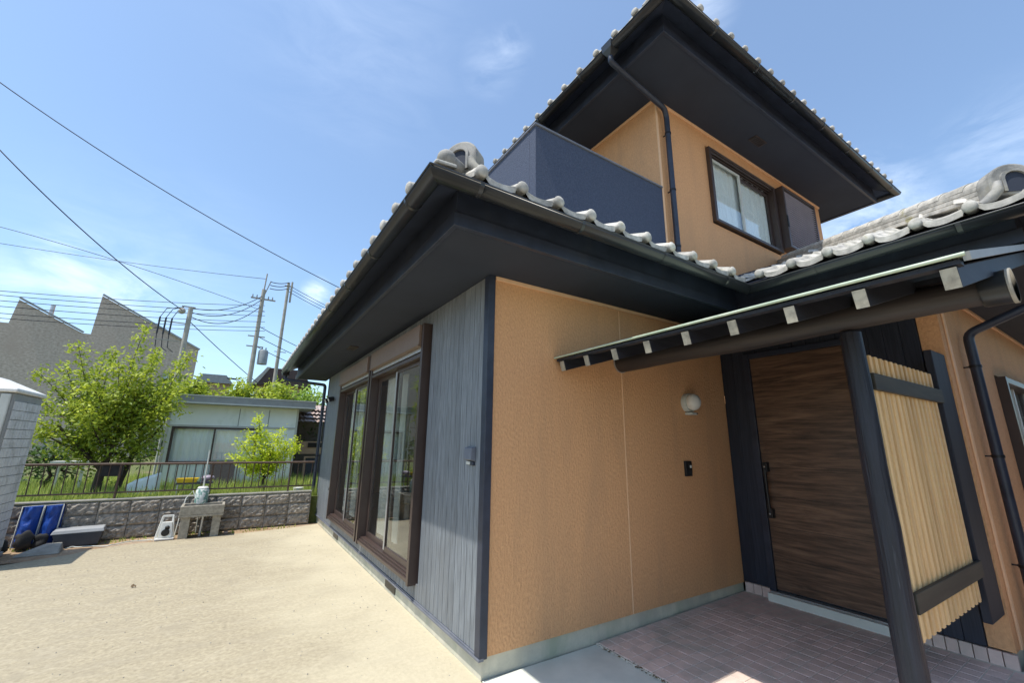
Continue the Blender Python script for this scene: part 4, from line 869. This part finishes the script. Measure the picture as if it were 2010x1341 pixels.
# ================================================================== GARDEN BEHIND THE WALL
SY = 10.8; GZ = .50
shed = thing('garden_shed', (-1.6,SY,GZ), 'pale green prefabricated garden shed with flat roof and curtained sliding window', 'shed')
sx0, sx1, szt = -3.08, -.17, 2.50
w = MB(); w.box(sx0,SY,1.93, sx1,SY+.08,szt); w.box(sx0,SY,GZ-.02, sx1,SY+.08,1.02); w.box(sx0,SY+.001,1.021, -2.98,SY+.08,1.929); w.box(-1.10,SY+.001,1.021, sx1,SY+.08,1.929)
w.build('front_wall', 'shed_wall', shed)
w = MB(); w.box(sx0,SY+.081,GZ, sx0+.06,SY+2.4,szt); w.box(sx1-.06,SY+.081,GZ, sx1,SY+2.4,szt); w.box(sx0+.061,SY+2.3,GZ, sx1-.061,SY+2.4,szt); w.build('shed_side', 'shed_wall', shed)
for i in range(22):
    x = sx0+.06+i*.135
    if x > sx1-.05: break
    MB().box(x,SY-.012,GZ+.02, x+.012,SY-.001,1.00).build('wall_batten', 'shed_trim', shed)
for x in (-1.60,-.9): MB().box(x,SY-.006,1.94, x+.02,SY-.001,2.44).build('panel_joint', 'shed_trim', shed)
for x in (sx0-.02, sx1-.03): MB().box(x,SY-.02,GZ, x+.05,SY+.05,szt).build('corner_post', 'pale_metal', shed)
MB().box(sx0,SY-.018,1.93, sx1,SY-.0015,1.975).build('window_header', 'pale_metal', shed)
r = MB(); r.box(sx0-.14,SY-.30,2.50, sx1+.40,SY+2.6,2.53); r.box(sx0-.14,SY-.32,2.531, sx1+.40,SY-.28,2.70); r.box(sx0-.14,SY-.279,2.531, sx0-.11,SY+2.6,2.70); r.box(sx1+.37,SY-.279,2.531, sx1+.40,SY+2.6,2.70); rr_ = r.build('shed_roof', 'shed_trim', shed)
r = MB(); r.box(sx0-.16,SY-.335,2.70, sx1+.42,SY+2.62,2.725); r.box(sx0-.16,SY-.33,2.505, sx1+.42,SY-.321,2.545); r.build('roof_trim', 'pale_metal', rr_)
r = MB(); r.tube([(sx0-.05,SY-.22,2.5), (sx0-.05,SY-.10,2.38), (sx0-.07,SY-.06,2.2), (sx0-.07,SY-.06,GZ)], .025, 8); r.build('downpipe', 'pale_metal', shed)
wn = MB(); wn.box(-2.98,SY-.03,1.02, -1.10,SY+.06,1.075); wn.box(-2.98,SY-.03,1.88, -1.10,SY+.06,1.928); wn.box(-2.98,SY-.03,1.076, -2.93,SY+.06,1.879); wn.box(-1.15,SY-.03,1.076, -1.10,SY+.06,1.879); wn.box(-2.10,SY-.01,1.076, -2.06,SY+.02,1.879); wno = wn.build('window', 'brown', shed)
wn = MB(); wn.box(-2.055,SY-.025,1.08, -2.02,SY-.01,1.875); wn.box(-1.19,SY-.025,1.08, -1.155,SY-.01,1.875); wn.box(-2.019,SY-.025,1.845, -1.191,SY-.01,1.875); wn.box(-2.019,SY-.025,1.08, -1.191,SY-.01,1.11); wn.build('screen_frame', 'pale_metal', wno)
MB().box(-2.93,SY+.03,1.076, -2.10,SY+.034,1.879).build('pane', 'glass_clear', wno); MB().box(-2.06,SY-.002,1.111, -1.19,SY+.002,1.845).build('pane', 'glass', wno)
c = MB()
for i in range(80):
    t0, t1 = i/80, (i+1)/80; f_ = lambda t: SY+.065+.014*math.sin(t*75)
    c.quad((-2.97+1.85*t0,f_(t0),1.03), (-2.97+1.85*t1,f_(t1),1.03), (-2.97+1.85*t1,f_(t1),1.92), (-2.97+1.85*t0,f_(t0),1.92), True)
c.build('curtain', 'curtain_white', wno)
a = MB(); a.add([(-3.34,8.7,GZ-.05), (-2.84,8.7,GZ-.05), (-2.82,9.2,GZ-.05), (-3.3,9.2,GZ-.05), (-3.32,8.72,.72), (-2.86,8.72,.90), (-2.84,9.15,.92), (-3.28,9.15,.76)], [(0,1,5,4),(1,2,6,5),(2,3,7,6),(3,0,4,7),(4,5,6,7)])
tag(a.build('plastic_trough', 'shed_wall', bevel=.03), 'pale green plastic tub beside the left corner of the shed', 'tub')
a = MB(); a.add([(-2.02,10.1,GZ), (-1.52,10.1,GZ), (-1.50,10.35,1.02), (-2.04,10.35,1.02), (-2.02,10.14,GZ), (-1.52,10.14,GZ), (-1.50,10.39,1.02), (-2.04,10.39,1.02)], [(0,1,2,3),(4,7,6,5),(0,4,5,1),(3,2,6,7),(0,3,7,4),(1,5,6,2)])
tag(a.build('leaning_board', 'rubber'), 'black board leaning against the front of the shed', 'board')
gt = thing('potting_table', (-2.1,7.35,GZ), 'small garden table with a yellow tray and mauve pots behind the railing', 'table')
MB().box(-2.42,7.2,.80, -1.86,7.5,.825).build('table_top', 'tote', gt)
for x in (-2.40,-1.90): MB().box(x,7.22,GZ, x+.02,7.24,.80).build('leg', 'pale_metal', gt)
a = MB(); a.add([(-2.40,7.22,.826), (-2.12,7.22,.826), (-2.12,7.45,.826), (-2.40,7.45,.826), (-2.43,7.20,.90), (-2.09,7.20,.90), (-2.09,7.47,.90), (-2.43,7.47,.90)], [(0,3,2,1),(0,1,5,4),(1,2,6,5),(2,3,7,6),(3,0,4,7)]); tag(a.build('yellow_tray', 'yellow'), 'yellow plastic tray on the garden table', 'tray')
a = MB(); a.sphere((-1.95,7.33,.90), (.11,.10,.05), 12, 6); a.tube([(-2.0,7.33,.826), (-1.99,7.33,.88)], [.04,.06], 12); tag(a.build('mauve_bowl', 'mauve'), 'mauve plastic bowl on the garden table beside the tray', 'bowl')
a = MB(); a.box(-3.43,6.975,.985, -3.16,7.06,1.20); tag(a.build('hanging_box', 'rubber', bevel=.015), 'black box hanging on the railing in front of the tree', 'box')

# lean-to right of the shed
LT = thing('rusty_outhouse', (.5,12,GZ), 'old outhouse with rusty corrugated roof and tan boards right of the shed', 'outhouse')
for k in range(4):
    mb = MB(); n_ = 26
    for i in range(n_):
        x0, x1 = -.2+1.5*i/n_, -.2+1.5*(i+1)/n_; f_ = lambda x: .02*math.sin(x*60)
        mb.quad((x0,11.6+.2*k,2.20+k*.13+f_(x0)), (x1,11.6+.2*k,2.20+k*.13+f_(x1)), (x1,12.3+.2*k,2.42+k*.13+f_(x1)), (x0,12.3+.2*k,2.42+k*.13+f_(x0)), True)
    mb.build('roof_sheet', 'rust', LT)
MB().box(.10,12.0,1.22, 1.2,12.08,1.60).build('wall_board', 'tan_board', LT); MB().box(.35,11.97,1.42, .75,11.999,1.56).build('dark_opening', 'black', LT)
MB().box(-.12,12.6,GZ, 1.3,12.7,2.3).build('back_wall', 'interior', LT)
d_ = MB(); d_.box(.27,11.9,GZ, .32,11.96,1.15); d_.box(.60,11.9,GZ, .65,11.96,1.15); d_.box(.321,11.9,1.10, .599,11.96,1.15); do_ = d_.build('door_frame', 'tan_board', LT); MB().box(.322,11.93,GZ, .598,11.95,1.099).build('door_panel', 'tote', do_)
for x in (-.05,1.2): MB().box(x,11.8,GZ, x+.07,11.87,2.25).build('post', 'bark', LT)
nw = thing('added_shade_fence', (5,-4.1,0), 'added unseen dark brown board fence that cuts the light reaching the porch', 'fence')  # out-of-view board fence, added to cut the light reaching the porch
for i in range(60): MB().box(1.9+i*.15,-4.12,.02, 1.9+i*.15+.143,-4.10,2.75).build('board', 'screen_rail', nw)
for i in range(6): MB().box(1.9+i*1.78,-4.20,0, 1.98+i*1.78,-4.122,2.7).build('post', 'screen_rail', nw)
for zz in (.4, 1.9): MB().box(1.9,-4.16,zz, 10.9,-4.122,zz+.08).build('rail', 'screen_rail', nw)
# small pots near the shed
for (x, y, c_, s, lb) in ((-.95,8.2,'black',.09,'black flowerpot lying in the grass under the lime shrub'), (-.36,7.3,'white',.10,'white flowerpot by the right end of the railing')):
    a = MB(); a.tube([(x,y,GZ), (x,y,GZ+s*1.6)], [s*.75,s], 14); tag(a.build('flowerpot', c_), lb, 'flowerpot')
wc = MB(); wc.box(-4.95,10.6,1.02, -4.30,11.0,1.10); wc.box(-4.85,10.7,GZ, -4.80,10.75,1.02); wc.box(-4.45,10.7,GZ, -4.40,10.75,1.02); tag(wc.build('garden_bench', 'pale_metal'), 'pale garden bench half hidden by grass left of the tree', 'bench')

# ------------------------------------------------------------------ trees
def leaf_mesh(name, centers, size, mat, seed, per=1, jitter=.1, flat=.35):
    rnd = random.Random(seed); V = []; F = []; T = []
    for c, tint in centers:
        for _ in range(per):
            p = Vector(c) + Vector((rnd.gauss(0,jitter), rnd.gauss(0,jitter), rnd.gauss(0,jitter)))
            s = size * rnd.uniform(.6, 1.25)
            nrm = Vector((rnd.gauss(0,1), rnd.gauss(0,1), rnd.gauss(0,1)+flat*3)).normalized()
            a = nrm.orthogonal().normalized(); a.rotate(Matrix.Rotation(rnd.random()*6.28, 3, nrm)); b = nrm.cross(a)
            k = len(V); V += [p - a*s, p + b*s*.45 + nrm*s*.12, p + a*s, p - b*s*.45 + nrm*s*.12]; F.append((k, k+1, k+2, k+3))
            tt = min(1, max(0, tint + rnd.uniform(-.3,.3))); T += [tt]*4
    me = bpy.data.meshes.new(name); me.from_pydata([tuple(v) for v in V], [], F); me.materials.append(M[mat])
    at = me.attributes.new("tint", 'FLOAT', 'POINT'); at.data.foreach_set("value", T); me.update(); return me
def tree(name, base, label, cat, trunk_pts, shoots, mat, leaf, dens, seed, spread=.16, per=3, group=None, r0=.08):
    """trunk_pts: list of limbs (list of points, start radius); shoots: (start, end) lines carrying leaves."""
    t = thing(name, base, label, cat, group); rnd = random.Random(seed); tb_ = MB()
    for pts, rad in trunk_pts:
        n_ = len(pts); tb_.tube(pts, [rad*(1-.6*i/(n_-1)) for i in range(n_)], 8)
    cs = []
    for (a, b, sp) in shoots:
        a = Vector(a); b = Vector(b); L = (b-a).length; mid = (a+b)/2 + Vector((rnd.gauss(0,.05*L),rnd.gauss(0,.05*L),0))
        tb_.tube([a, mid, b], [.014,.009,.004], 5, cap=False)
        m_ = max(3, int(L*dens))
        for i in range(m_):
            q = i/(m_-1)*1.02; p = a*(1-q)**2 + mid*2*q*(1-q) + b*q*q; w_ = sp*(1.05-.75*q)
            cs.append((p + Vector((rnd.gauss(0,w_), rnd.gauss(0,w_), rnd.gauss(0,w_*.8))), .25 + .6*rnd.random()*q + .1))  # tint rises along each shoot: inner leaves coloured darker as crown shade
    tb_.build('trunk', 'bark', t)
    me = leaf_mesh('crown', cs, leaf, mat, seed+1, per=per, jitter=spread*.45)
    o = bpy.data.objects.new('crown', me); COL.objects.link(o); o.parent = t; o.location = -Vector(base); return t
rn = random.Random(21)
# large spring-green fruit tree left of the shed
B = Vector((-3.82,9.0,.45)); top = []
limbs = [([B, (-3.80,9.0,.9), (-3.74,9.0,1.30), (-3.62,9.0,1.9), (-3.55,9.05,2.5)], .085), ([(-3.80,9.0,1.0), (-4.05,8.95,1.28), (-4.30,8.9,1.55), (-4.55,8.85,1.85)], .050),
         ([(-3.62,9.6,.45), (-3.45,9.5,1.2), (-3.30,9.4,1.9), (-3.1,9.3,2.3)], .06), ([(-3.74,9.0,1.35), (-3.95,9.15,1.9), (-4.1,9.2,2.5)], .045), ([(-3.45,9.5,1.25), (-3.15,9.3,1.65), (-2.98,9.2,1.95)], .035)]
sh = []
for (ex, ez, sp) in ((-4.98,2.85,.13), (-4.75,3.05,.12), (-4.53,3.42,.12), (-4.25,3.35,.13), (-4.05,3.42,.12), (-3.83,3.15,.16), (-3.66,4.02,.12), (-3.42,3.55,.15), (-3.28,3.42,.13), (-2.93,3.35,.12), (-3.05,3.02,.15), (-2.72,3.42,.09), (-2.78,2.75,.14), (-5.15,2.4,.15), (-2.75,2.2,.16), (-3.5,3.0,.2), (-4.4,2.9,.2)):
    yy_ = 9 + rn.uniform(-.5,.7); sx_ = -3.8 + (ex+3.8)*.45
    sh.append(((sx_, 9.0, 1.75+rn.uniform(0,.4)), (ex, yy_, ez), sp))
for i in range(46):
    a_ = rn.uniform(0, math.tau); rr_ = rn.uniform(.4,1.25); z = rn.uniform(1.45,2.75)
    ex = -3.85 + rr_*math.cos(a_)*1.0; ey = 9.1 + rr_*math.sin(a_)*.9
    sh.append(((-3.8+(ex+3.8)*.3, 9.05+(ey-9.05)*.3, z-.35), (ex, ey, z+rn.uniform(-.05,.3)), .19))
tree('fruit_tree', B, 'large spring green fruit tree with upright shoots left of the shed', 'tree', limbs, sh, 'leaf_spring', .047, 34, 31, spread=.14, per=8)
# lime shrub in front of the shed
B = Vector((-.94,8.6,.48)); limbs = [([B, (-.95,8.6,.9), (-1.05,8.6,1.3)], .03), ([(-.94,8.6,.75), (-.7,8.6,1.1)], .02)]; sh = []
for (ex, ez) in ((-1.62,1.25), (-1.5,1.55), (-1.35,1.75), (-1.22,2.15), (-1.05,1.80), (-.85,1.75), (-.72,1.82), (-.55,1.55), (-.36,1.62), (-.28,1.45), (-.8,1.3), (-1.2,1.2), (-1.4,1.05), (-.6,1.15), (-1.0,1.05), (-1.3,.9), (-.75,.95)):
    sh.append(((-.95,8.6,.95), (ex, 8.6+rn.uniform(-.35,.35), ez), .10))
tree('lime_shrub', B, 'bright lime young shrub growing in front of the shed window', 'shrub', limbs, sh, 'leaf_lime', .036, 40, 41, spread=.12, per=12)
# dark bush behind, between tree and shed, and by the outhouse
def bush(name, c, rx, ry, rz, label, mat, seed, n=60, leaf=.06, per=4, group=None, spread=.2):
    rr2 = random.Random(seed); shs = []
    for i in range(n):
        a_ = rr2.uniform(0, math.tau); z = rr2.uniform(-.6,1); k = math.sqrt(max(0,1-z*z))*rr2.uniform(.5,1.05)
        shs.append(((c[0]+rx*k*.3*math.cos(a_), c[1]+ry*k*.3*math.sin(a_), c[2]+rz*z*.35), (c[0]+rx*k*math.cos(a_), c[1]+ry*k*math.sin(a_), c[2]+rz*z*rr2.uniform(.8,1.15)), spread))
    base = Vector((c[0], c[1], GZ)); tk = [([base, (c[0]+.1,c[1],(GZ+c[2])/2), (c[0],c[1],c[2])], .05*max(1,rx))]
    return tree(name, base, label, 'tree', tk, shs, mat, leaf, 14, seed, spread=spread*.9, per=per, group=group)
bush('dark_bush', (-3.1,11.9,1.35), .8,.6,.8, 'dark green bush behind the fruit tree beside the shed', 'leaf_dark', 51, n=50, leaf=.06)
bush('dark_bush', (-5.2,11.5,1.0), .8,.6,.5, 'dark low bush in the shade left of the fruit tree', 'leaf_dark', 52, n=40, leaf=.06)
bush('dark_bush', (.55,12.9,1.75), .65,.4,.6, 'dark green bush against the rusty outhouse', 'leaf_dark', 53, n=50, leaf=.06)
G_ = 'row of light green trees behind the shed'
bush('garden_tree', (-3.2,17,2.75), 1.15,.9,1.1, 'light green bushy tree behind the left end of the shed roof', 'leaf_spring', 54, n=110, leaf=.09, group=G_, spread=.25)
bush('garden_tree', (-1.75,17.5,2.85), .95,.9,1.05, 'light green bushy tree behind the middle of the shed roof', 'leaf_spring', 55, n=110, leaf=.09, group=G_, spread=.25)
bush('garden_tree', (-.4,17,2.75), .95,.9,1.15, 'light green bushy tree behind the shed just left of the brown roofed house', 'leaf_spring', 56, n=110, leaf=.09, group=G_, spread=.25)
bush('garden_tree', (.75,16.5,2.7), .95,.9,1.1, 'light green bushy tree behind the right end of the shed roof', 'leaf_green', 57, n=110, leaf=.09, group=G_, spread=.25)
bush('garden_tree', (1.9,16.0,2.1), .9,.9,1.2, 'yellowish tree seen beside the far downpipe of the house', 'leaf_spring', 58, n=60, leaf=.09, group=G_, spread=.25)

# ================================================================== FAR BUILDINGS
bb = thing('sawtooth_building', (-12,35,0), 'large brown brick clad building with sawtooth roofline beyond the garden', 'building')
prof_ = [(-45,0), (-4.72,0), (-4.68,8.05), (-10.45,11.05), (-10.55,8.35), (-10.95,8.35), (-14.15,10.05), (-14.30,8.50), (-18.2,8.45), (-22.0,10.6), (-22.2,8.4), (-45,8.4)]
MB().prism([(x,35,z) for x, z in prof_], (-2.5,14,0)).build('brick_wall', 'brown_brick', bb)
for (xa, za, xb, zb) in ((-4.62,8.0,-10.42,11.08), (-10.9,8.35,-14.12,10.10)):
    MB().bar((xa,34.95,za+.06), (xb,34.95,zb+.06), .12, .12).build('roof_edge', 'shed_trim', bb)
for (x0, x1, z0, z1) in ((-6.45,-5.9,5.6,6.1), (-11.75,-11.25,.9,1.8), (-8.9,-8.2,1.0,2.2), (-16.8,-16.2,4.2,5.0)):
    wo_ = MB().box(x0,34.93,z0, x1,34.99,z1).build('window', 'shed_trim', bb); MB().box(x0+.06,34.90,z0+.06, x1-.25*(x1-x0),34.929,z1-.06).build('pane', 'glass', wo_)
MB().tube([(-12.9,36,9.2), (-12.9,36,10.2)], .12, 8).build('roof_flue', 'alu', bb)
hh_ = thing('brown_roofed_house', (1.2,45,0), 'distant house with dark brown tiled roof behind the utility poles', 'house')
MB().box(-.4,45,0, 3.6,52,7.2).build('wall', 'tan_board', hh_)
MB().prism([(-1.0,44.4,6.9), (4.4,44.4,6.9), (3.4,44.4,8.6), (.2,44.4,8.6)], (0,8,0)).build('roof', 'kawara_dark', hh_); MB().prism([(-.9,44.3,6.9), (.2,44.3,8.65), (.5,44.3,8.65), (-.5,44.3,6.9)], (0,.15,0)).build('verge', 'tile', hh_)
lo_ = thing('distant_house', (-3.6,60,0), 'low pale distant house between the brown building and the poles', 'house')
MB().box(-6.2,60,0, -3.0,66,8.4).build('wall', 'tan_board', lo_); MB().prism([(-6.6,59.5,8.4), (-2.6,59.5,8.4), (-3.4,59.5,9.4), (-5.8,59.5,9.4)], (0,7,0)).build('roof', 'shed_trim', lo_)

# ------------------------------------------------------------------ utility poles and wires
def pole(name, pb0, pt0, r0, r1, label):
    t = thing(name, pb0, label, 'utility pole', 'concrete utility poles behind the garden')
    MB().tube([pb0, pt0], [r0, r1], 12).build('pole_shaft', 'pole', t); return t
A1t = Vector((-4.564, 25.000, 8.588)); A1b = A1t + Vector((0,0,-1))*(A1t.z)
pA = pole('utility_pole', tuple(A1b), tuple(A1t), .15, .11, 'short concrete utility pole in front of the brown building corner')
a = MB()
for dz in (-.9,-1.9): a.bar(A1t+Vector((-1.25,0,dz)), A1t+Vector((.1,0,dz)), .05,.05)
a.build('crossarm', 'pole', pA)
a = MB()
for i, dx in enumerate((-1.2,-.95,-.7)): a.tube([A1t+Vector((dx,0,-.7)), A1t+Vector((dx,0,-1.6))], .04, 8); a.tube([A1t+Vector((dx,0,-1.6)), A1t+Vector((dx+.05,0,-2.3)), A1t+Vector((dx+.3,0,-2.5))], .02, 6); a.tube([A1t+Vector((dx,0,-.7)), A1t+Vector((dx+.2,0,-.2)), A1t+Vector((-.3,0,0))], .018, 6)
a.build('cutout_switch', 'wire', pA)
a = MB(); a.sphere(A1t+Vector((-.35,-.1,-.25)), (.17,.14,.17), 10, 6); a.bar(A1t+Vector((-.4,0,.05)), A1t+Vector((.2,0,.05)), .06,.06); a.build('cable_box', 'pole', pA)
P2t = Vector((-1.278, 30.000, 12.825)); P2b = Vector((P2t.x,30,0))
pB = pole('utility_pole', tuple(P2b), tuple(P2t - Vector((0,0,.9))), .17, .12, 'tall concrete utility pole carrying a grey transformer')
a = MB(); a.tube([P2t-Vector((0,0,1.2)), P2t+Vector((.05,0,.3))], .05, 6); a.bar(P2t+Vector((.1,0,-1.2)), P2t+Vector((.35,0,-.2)), .06,.06); a.build('lightning_arm', 'pole', pB)
a = MB(); a.bar(P2t+Vector((-.7,0,-1.6)), P2t+Vector((.8,0,-1.6)), .09,.09); a.bar(P2t+Vector((-.5,0,-4.3)), P2t+Vector((.5,0,-4.3)), .07,.07); a.bar(P2t+Vector((-.5,0,-5.0)), P2t+Vector((.5,0,-5.0)), .07,.07); a.build('crossarm', 'pole', pB)
a = MB()
for dx in (-.6,-.35,.35,.6): a.tube([P2t+Vector((dx,0,-1.6)), P2t+Vector((dx,0,-1.35))], [.05,.03], 8)
a.build('insulator', 'insulator', pB)
a = MB(); c0 = P2t+Vector((.55,-.05,-5.7)); a.tube([c0-Vector((0,0,.48)), c0+Vector((0,0,.40)), c0+Vector((0,0,.50))], [.30,.30,.24], 16); a.tube([c0+Vector((-.1,0,.5)), c0+Vector((-.1,0,.68))], .04, 6); a.tube([c0+Vector((.12,0,.5)), c0+Vector((.12,0,.68))], .04, 6); a.build('transformer', 'insulator', pB)
P3t = Vector((0.345, 33.000, 13.787)); P3b = Vector((P3t.x,33,0))
pC = pole('utility_pole', tuple(P3b), tuple(P3t), .15, .10, 'rightmost slim concrete utility pole nearest the house eave')
a = MB()
a.bar(P3t+Vector((-.25,0,-.3)), P3t+Vector((.35,0,-.3)), .07,.07); a.tube([P3t+Vector((.25,0,-1.6)), P3t+Vector((.25,0,.1))], .07, 8); a.bar(P3t+Vector((-.3,0,-5.6)), P3t+Vector((.5,0,-5.6)), .05,.05); a.build('crossarm', 'pole', pC)
WG = 'overhead wires crossing the sky'
def wire(p, q, sag, r, label, n=14, group=WG):
    p = Vector(p); q = Vector(q); pts = [p.lerp(q, i/n) - Vector((0,0,4*sag*(i/n)*(1-i/n))) for i in range(n+1)]
    tag(MB().tube(pts, r, 5, cap=False).build('overhead_wire', 'wire'), label, 'wire', group)
W1a, W1m, W1b = Vector((-9.586, 14.000, 12.213)), Vector((-4.491, 14.000, 9.614)), Vector((1.533, 14.000, 7.370))
def wire3(a, m, b, r, label):
    a, m, b = Vector(a), Vector(m), Vector(b); c = m*2 - (a+b)/2; pts = [a*(1-t)**2 + c*2*t*(1-t) + b*t*t for t in [i/20 for i in range(21)]]
    tag(MB().tube(pts, r, 5, cap=False).build('overhead_wire', 'wire'), label, 'wire', WG)
wire3(W1a, W1m, W1b, .016, 'uppermost dark wire sweeping from top left down to the near roof')
wire3((-11.896, 20.000, 13.574), (-7.732, 20.000, 9.680), A1t + Vector((-.3,0,-.2)), .022, 'dark wire descending steeply to the short utility pole')
wire3((-19.235, 40.000, 16.394), (-10.985, 40.000, 15.243), (-0.821, 40.000, 13.002), .022, 'faint far wire below the steep dark wire')
wire3((-19.749, 42.000, 15.625), (-11.112, 42.000, 15.957), P2t + Vector((0,0,-.1)), .020, 'faint far wire running flat to the top of the transformer pole')
wire(A1t+Vector((0,0,-.7)), (P3t.x, 33, 4.9), .1, .022, 'dark wire slanting down from the short pole to the brown roofed house')
for i, (za, zb) in enumerate(((0.0,-1.35), (-.25,-1.6), (-.5,-2.1))):
    wire(A1t+Vector((.1,0,za)), P2t+Vector((0,0,zb)), .45+.15*i, .024, ('upper','middle','lower')[i] + ' sagging wire between the short pole and the transformer pole')
for i, (wa_, wb_) in enumerate((((-13.195, 27.000, 8.491), (-1.072, 30.000, 10.782)), ((-13.153, 27.000, 8.294), (-1.015, 30.000, 10.346)), ((-13.097, 27.000, 8.024), (-0.976, 30.000, 10.056)), ((-13.041, 27.000, 7.755), (-0.919, 30.000, 9.624)), ((-12.969, 27.000, 7.414), (-0.867, 30.000, 9.229)), ((-12.918, 27.000, 7.171), (-0.834, 30.000, 8.979)))):
    wire(wa_, wb_, .15, .017, ('first','second','third','fourth','fifth','sixth')[i] + ' wire from the top in the flat bundle left of the transformer pole')
for i, dz in enumerate((-.1,-.35,-.6)):
    wire(P2t+Vector((.35,0,dz-.15)), P3t+Vector((0,0,dz+.1)), .1, .03, ('top','middle','bottom')[i] + ' short thick wire between the two tall poles')
    wire(P3t+Vector((0,0,dz-.1)), P3t+Vector((9,1,dz-2.5)), .3, .022, ('top','middle','bottom')[i] + ' wire leaving the rightmost pole towards the near roof')
for i, dz in enumerate((-3.6,-4.3,-5.0)):
    wire(P2t+Vector((.1,0,dz)), P2t+Vector((9,4,dz-2.0)), .3, .024, ('top','middle','bottom')[i] + ' lower wire leaving the transformer pole towards the near roof')
for i, dz in enumerate((-10.0,-10.5)):
    wire(P2t+Vector((-.1,0,dz+.6)), P2t+Vector((-12,-2,dz+.4)), .1, .02, ('higher','lower')[i] + ' low cable running left from the transformer pole past the tree')
# street lamp head seen between poles
sl_ = thing('street_lamp', (-1.6,29.8,0), 'small street lamp arm between the short pole and the transformer pole', 'street lamp')
MB().tube([(-1.5,30,5.2), (-2.0,29.9,5.5)], .03, 6).build('arm', 'pole', sl_); MB().bar((-2.0,29.9,5.5), (-2.5,29.9,5.52), .14,.09).build('lamp_head', 'black', sl_)
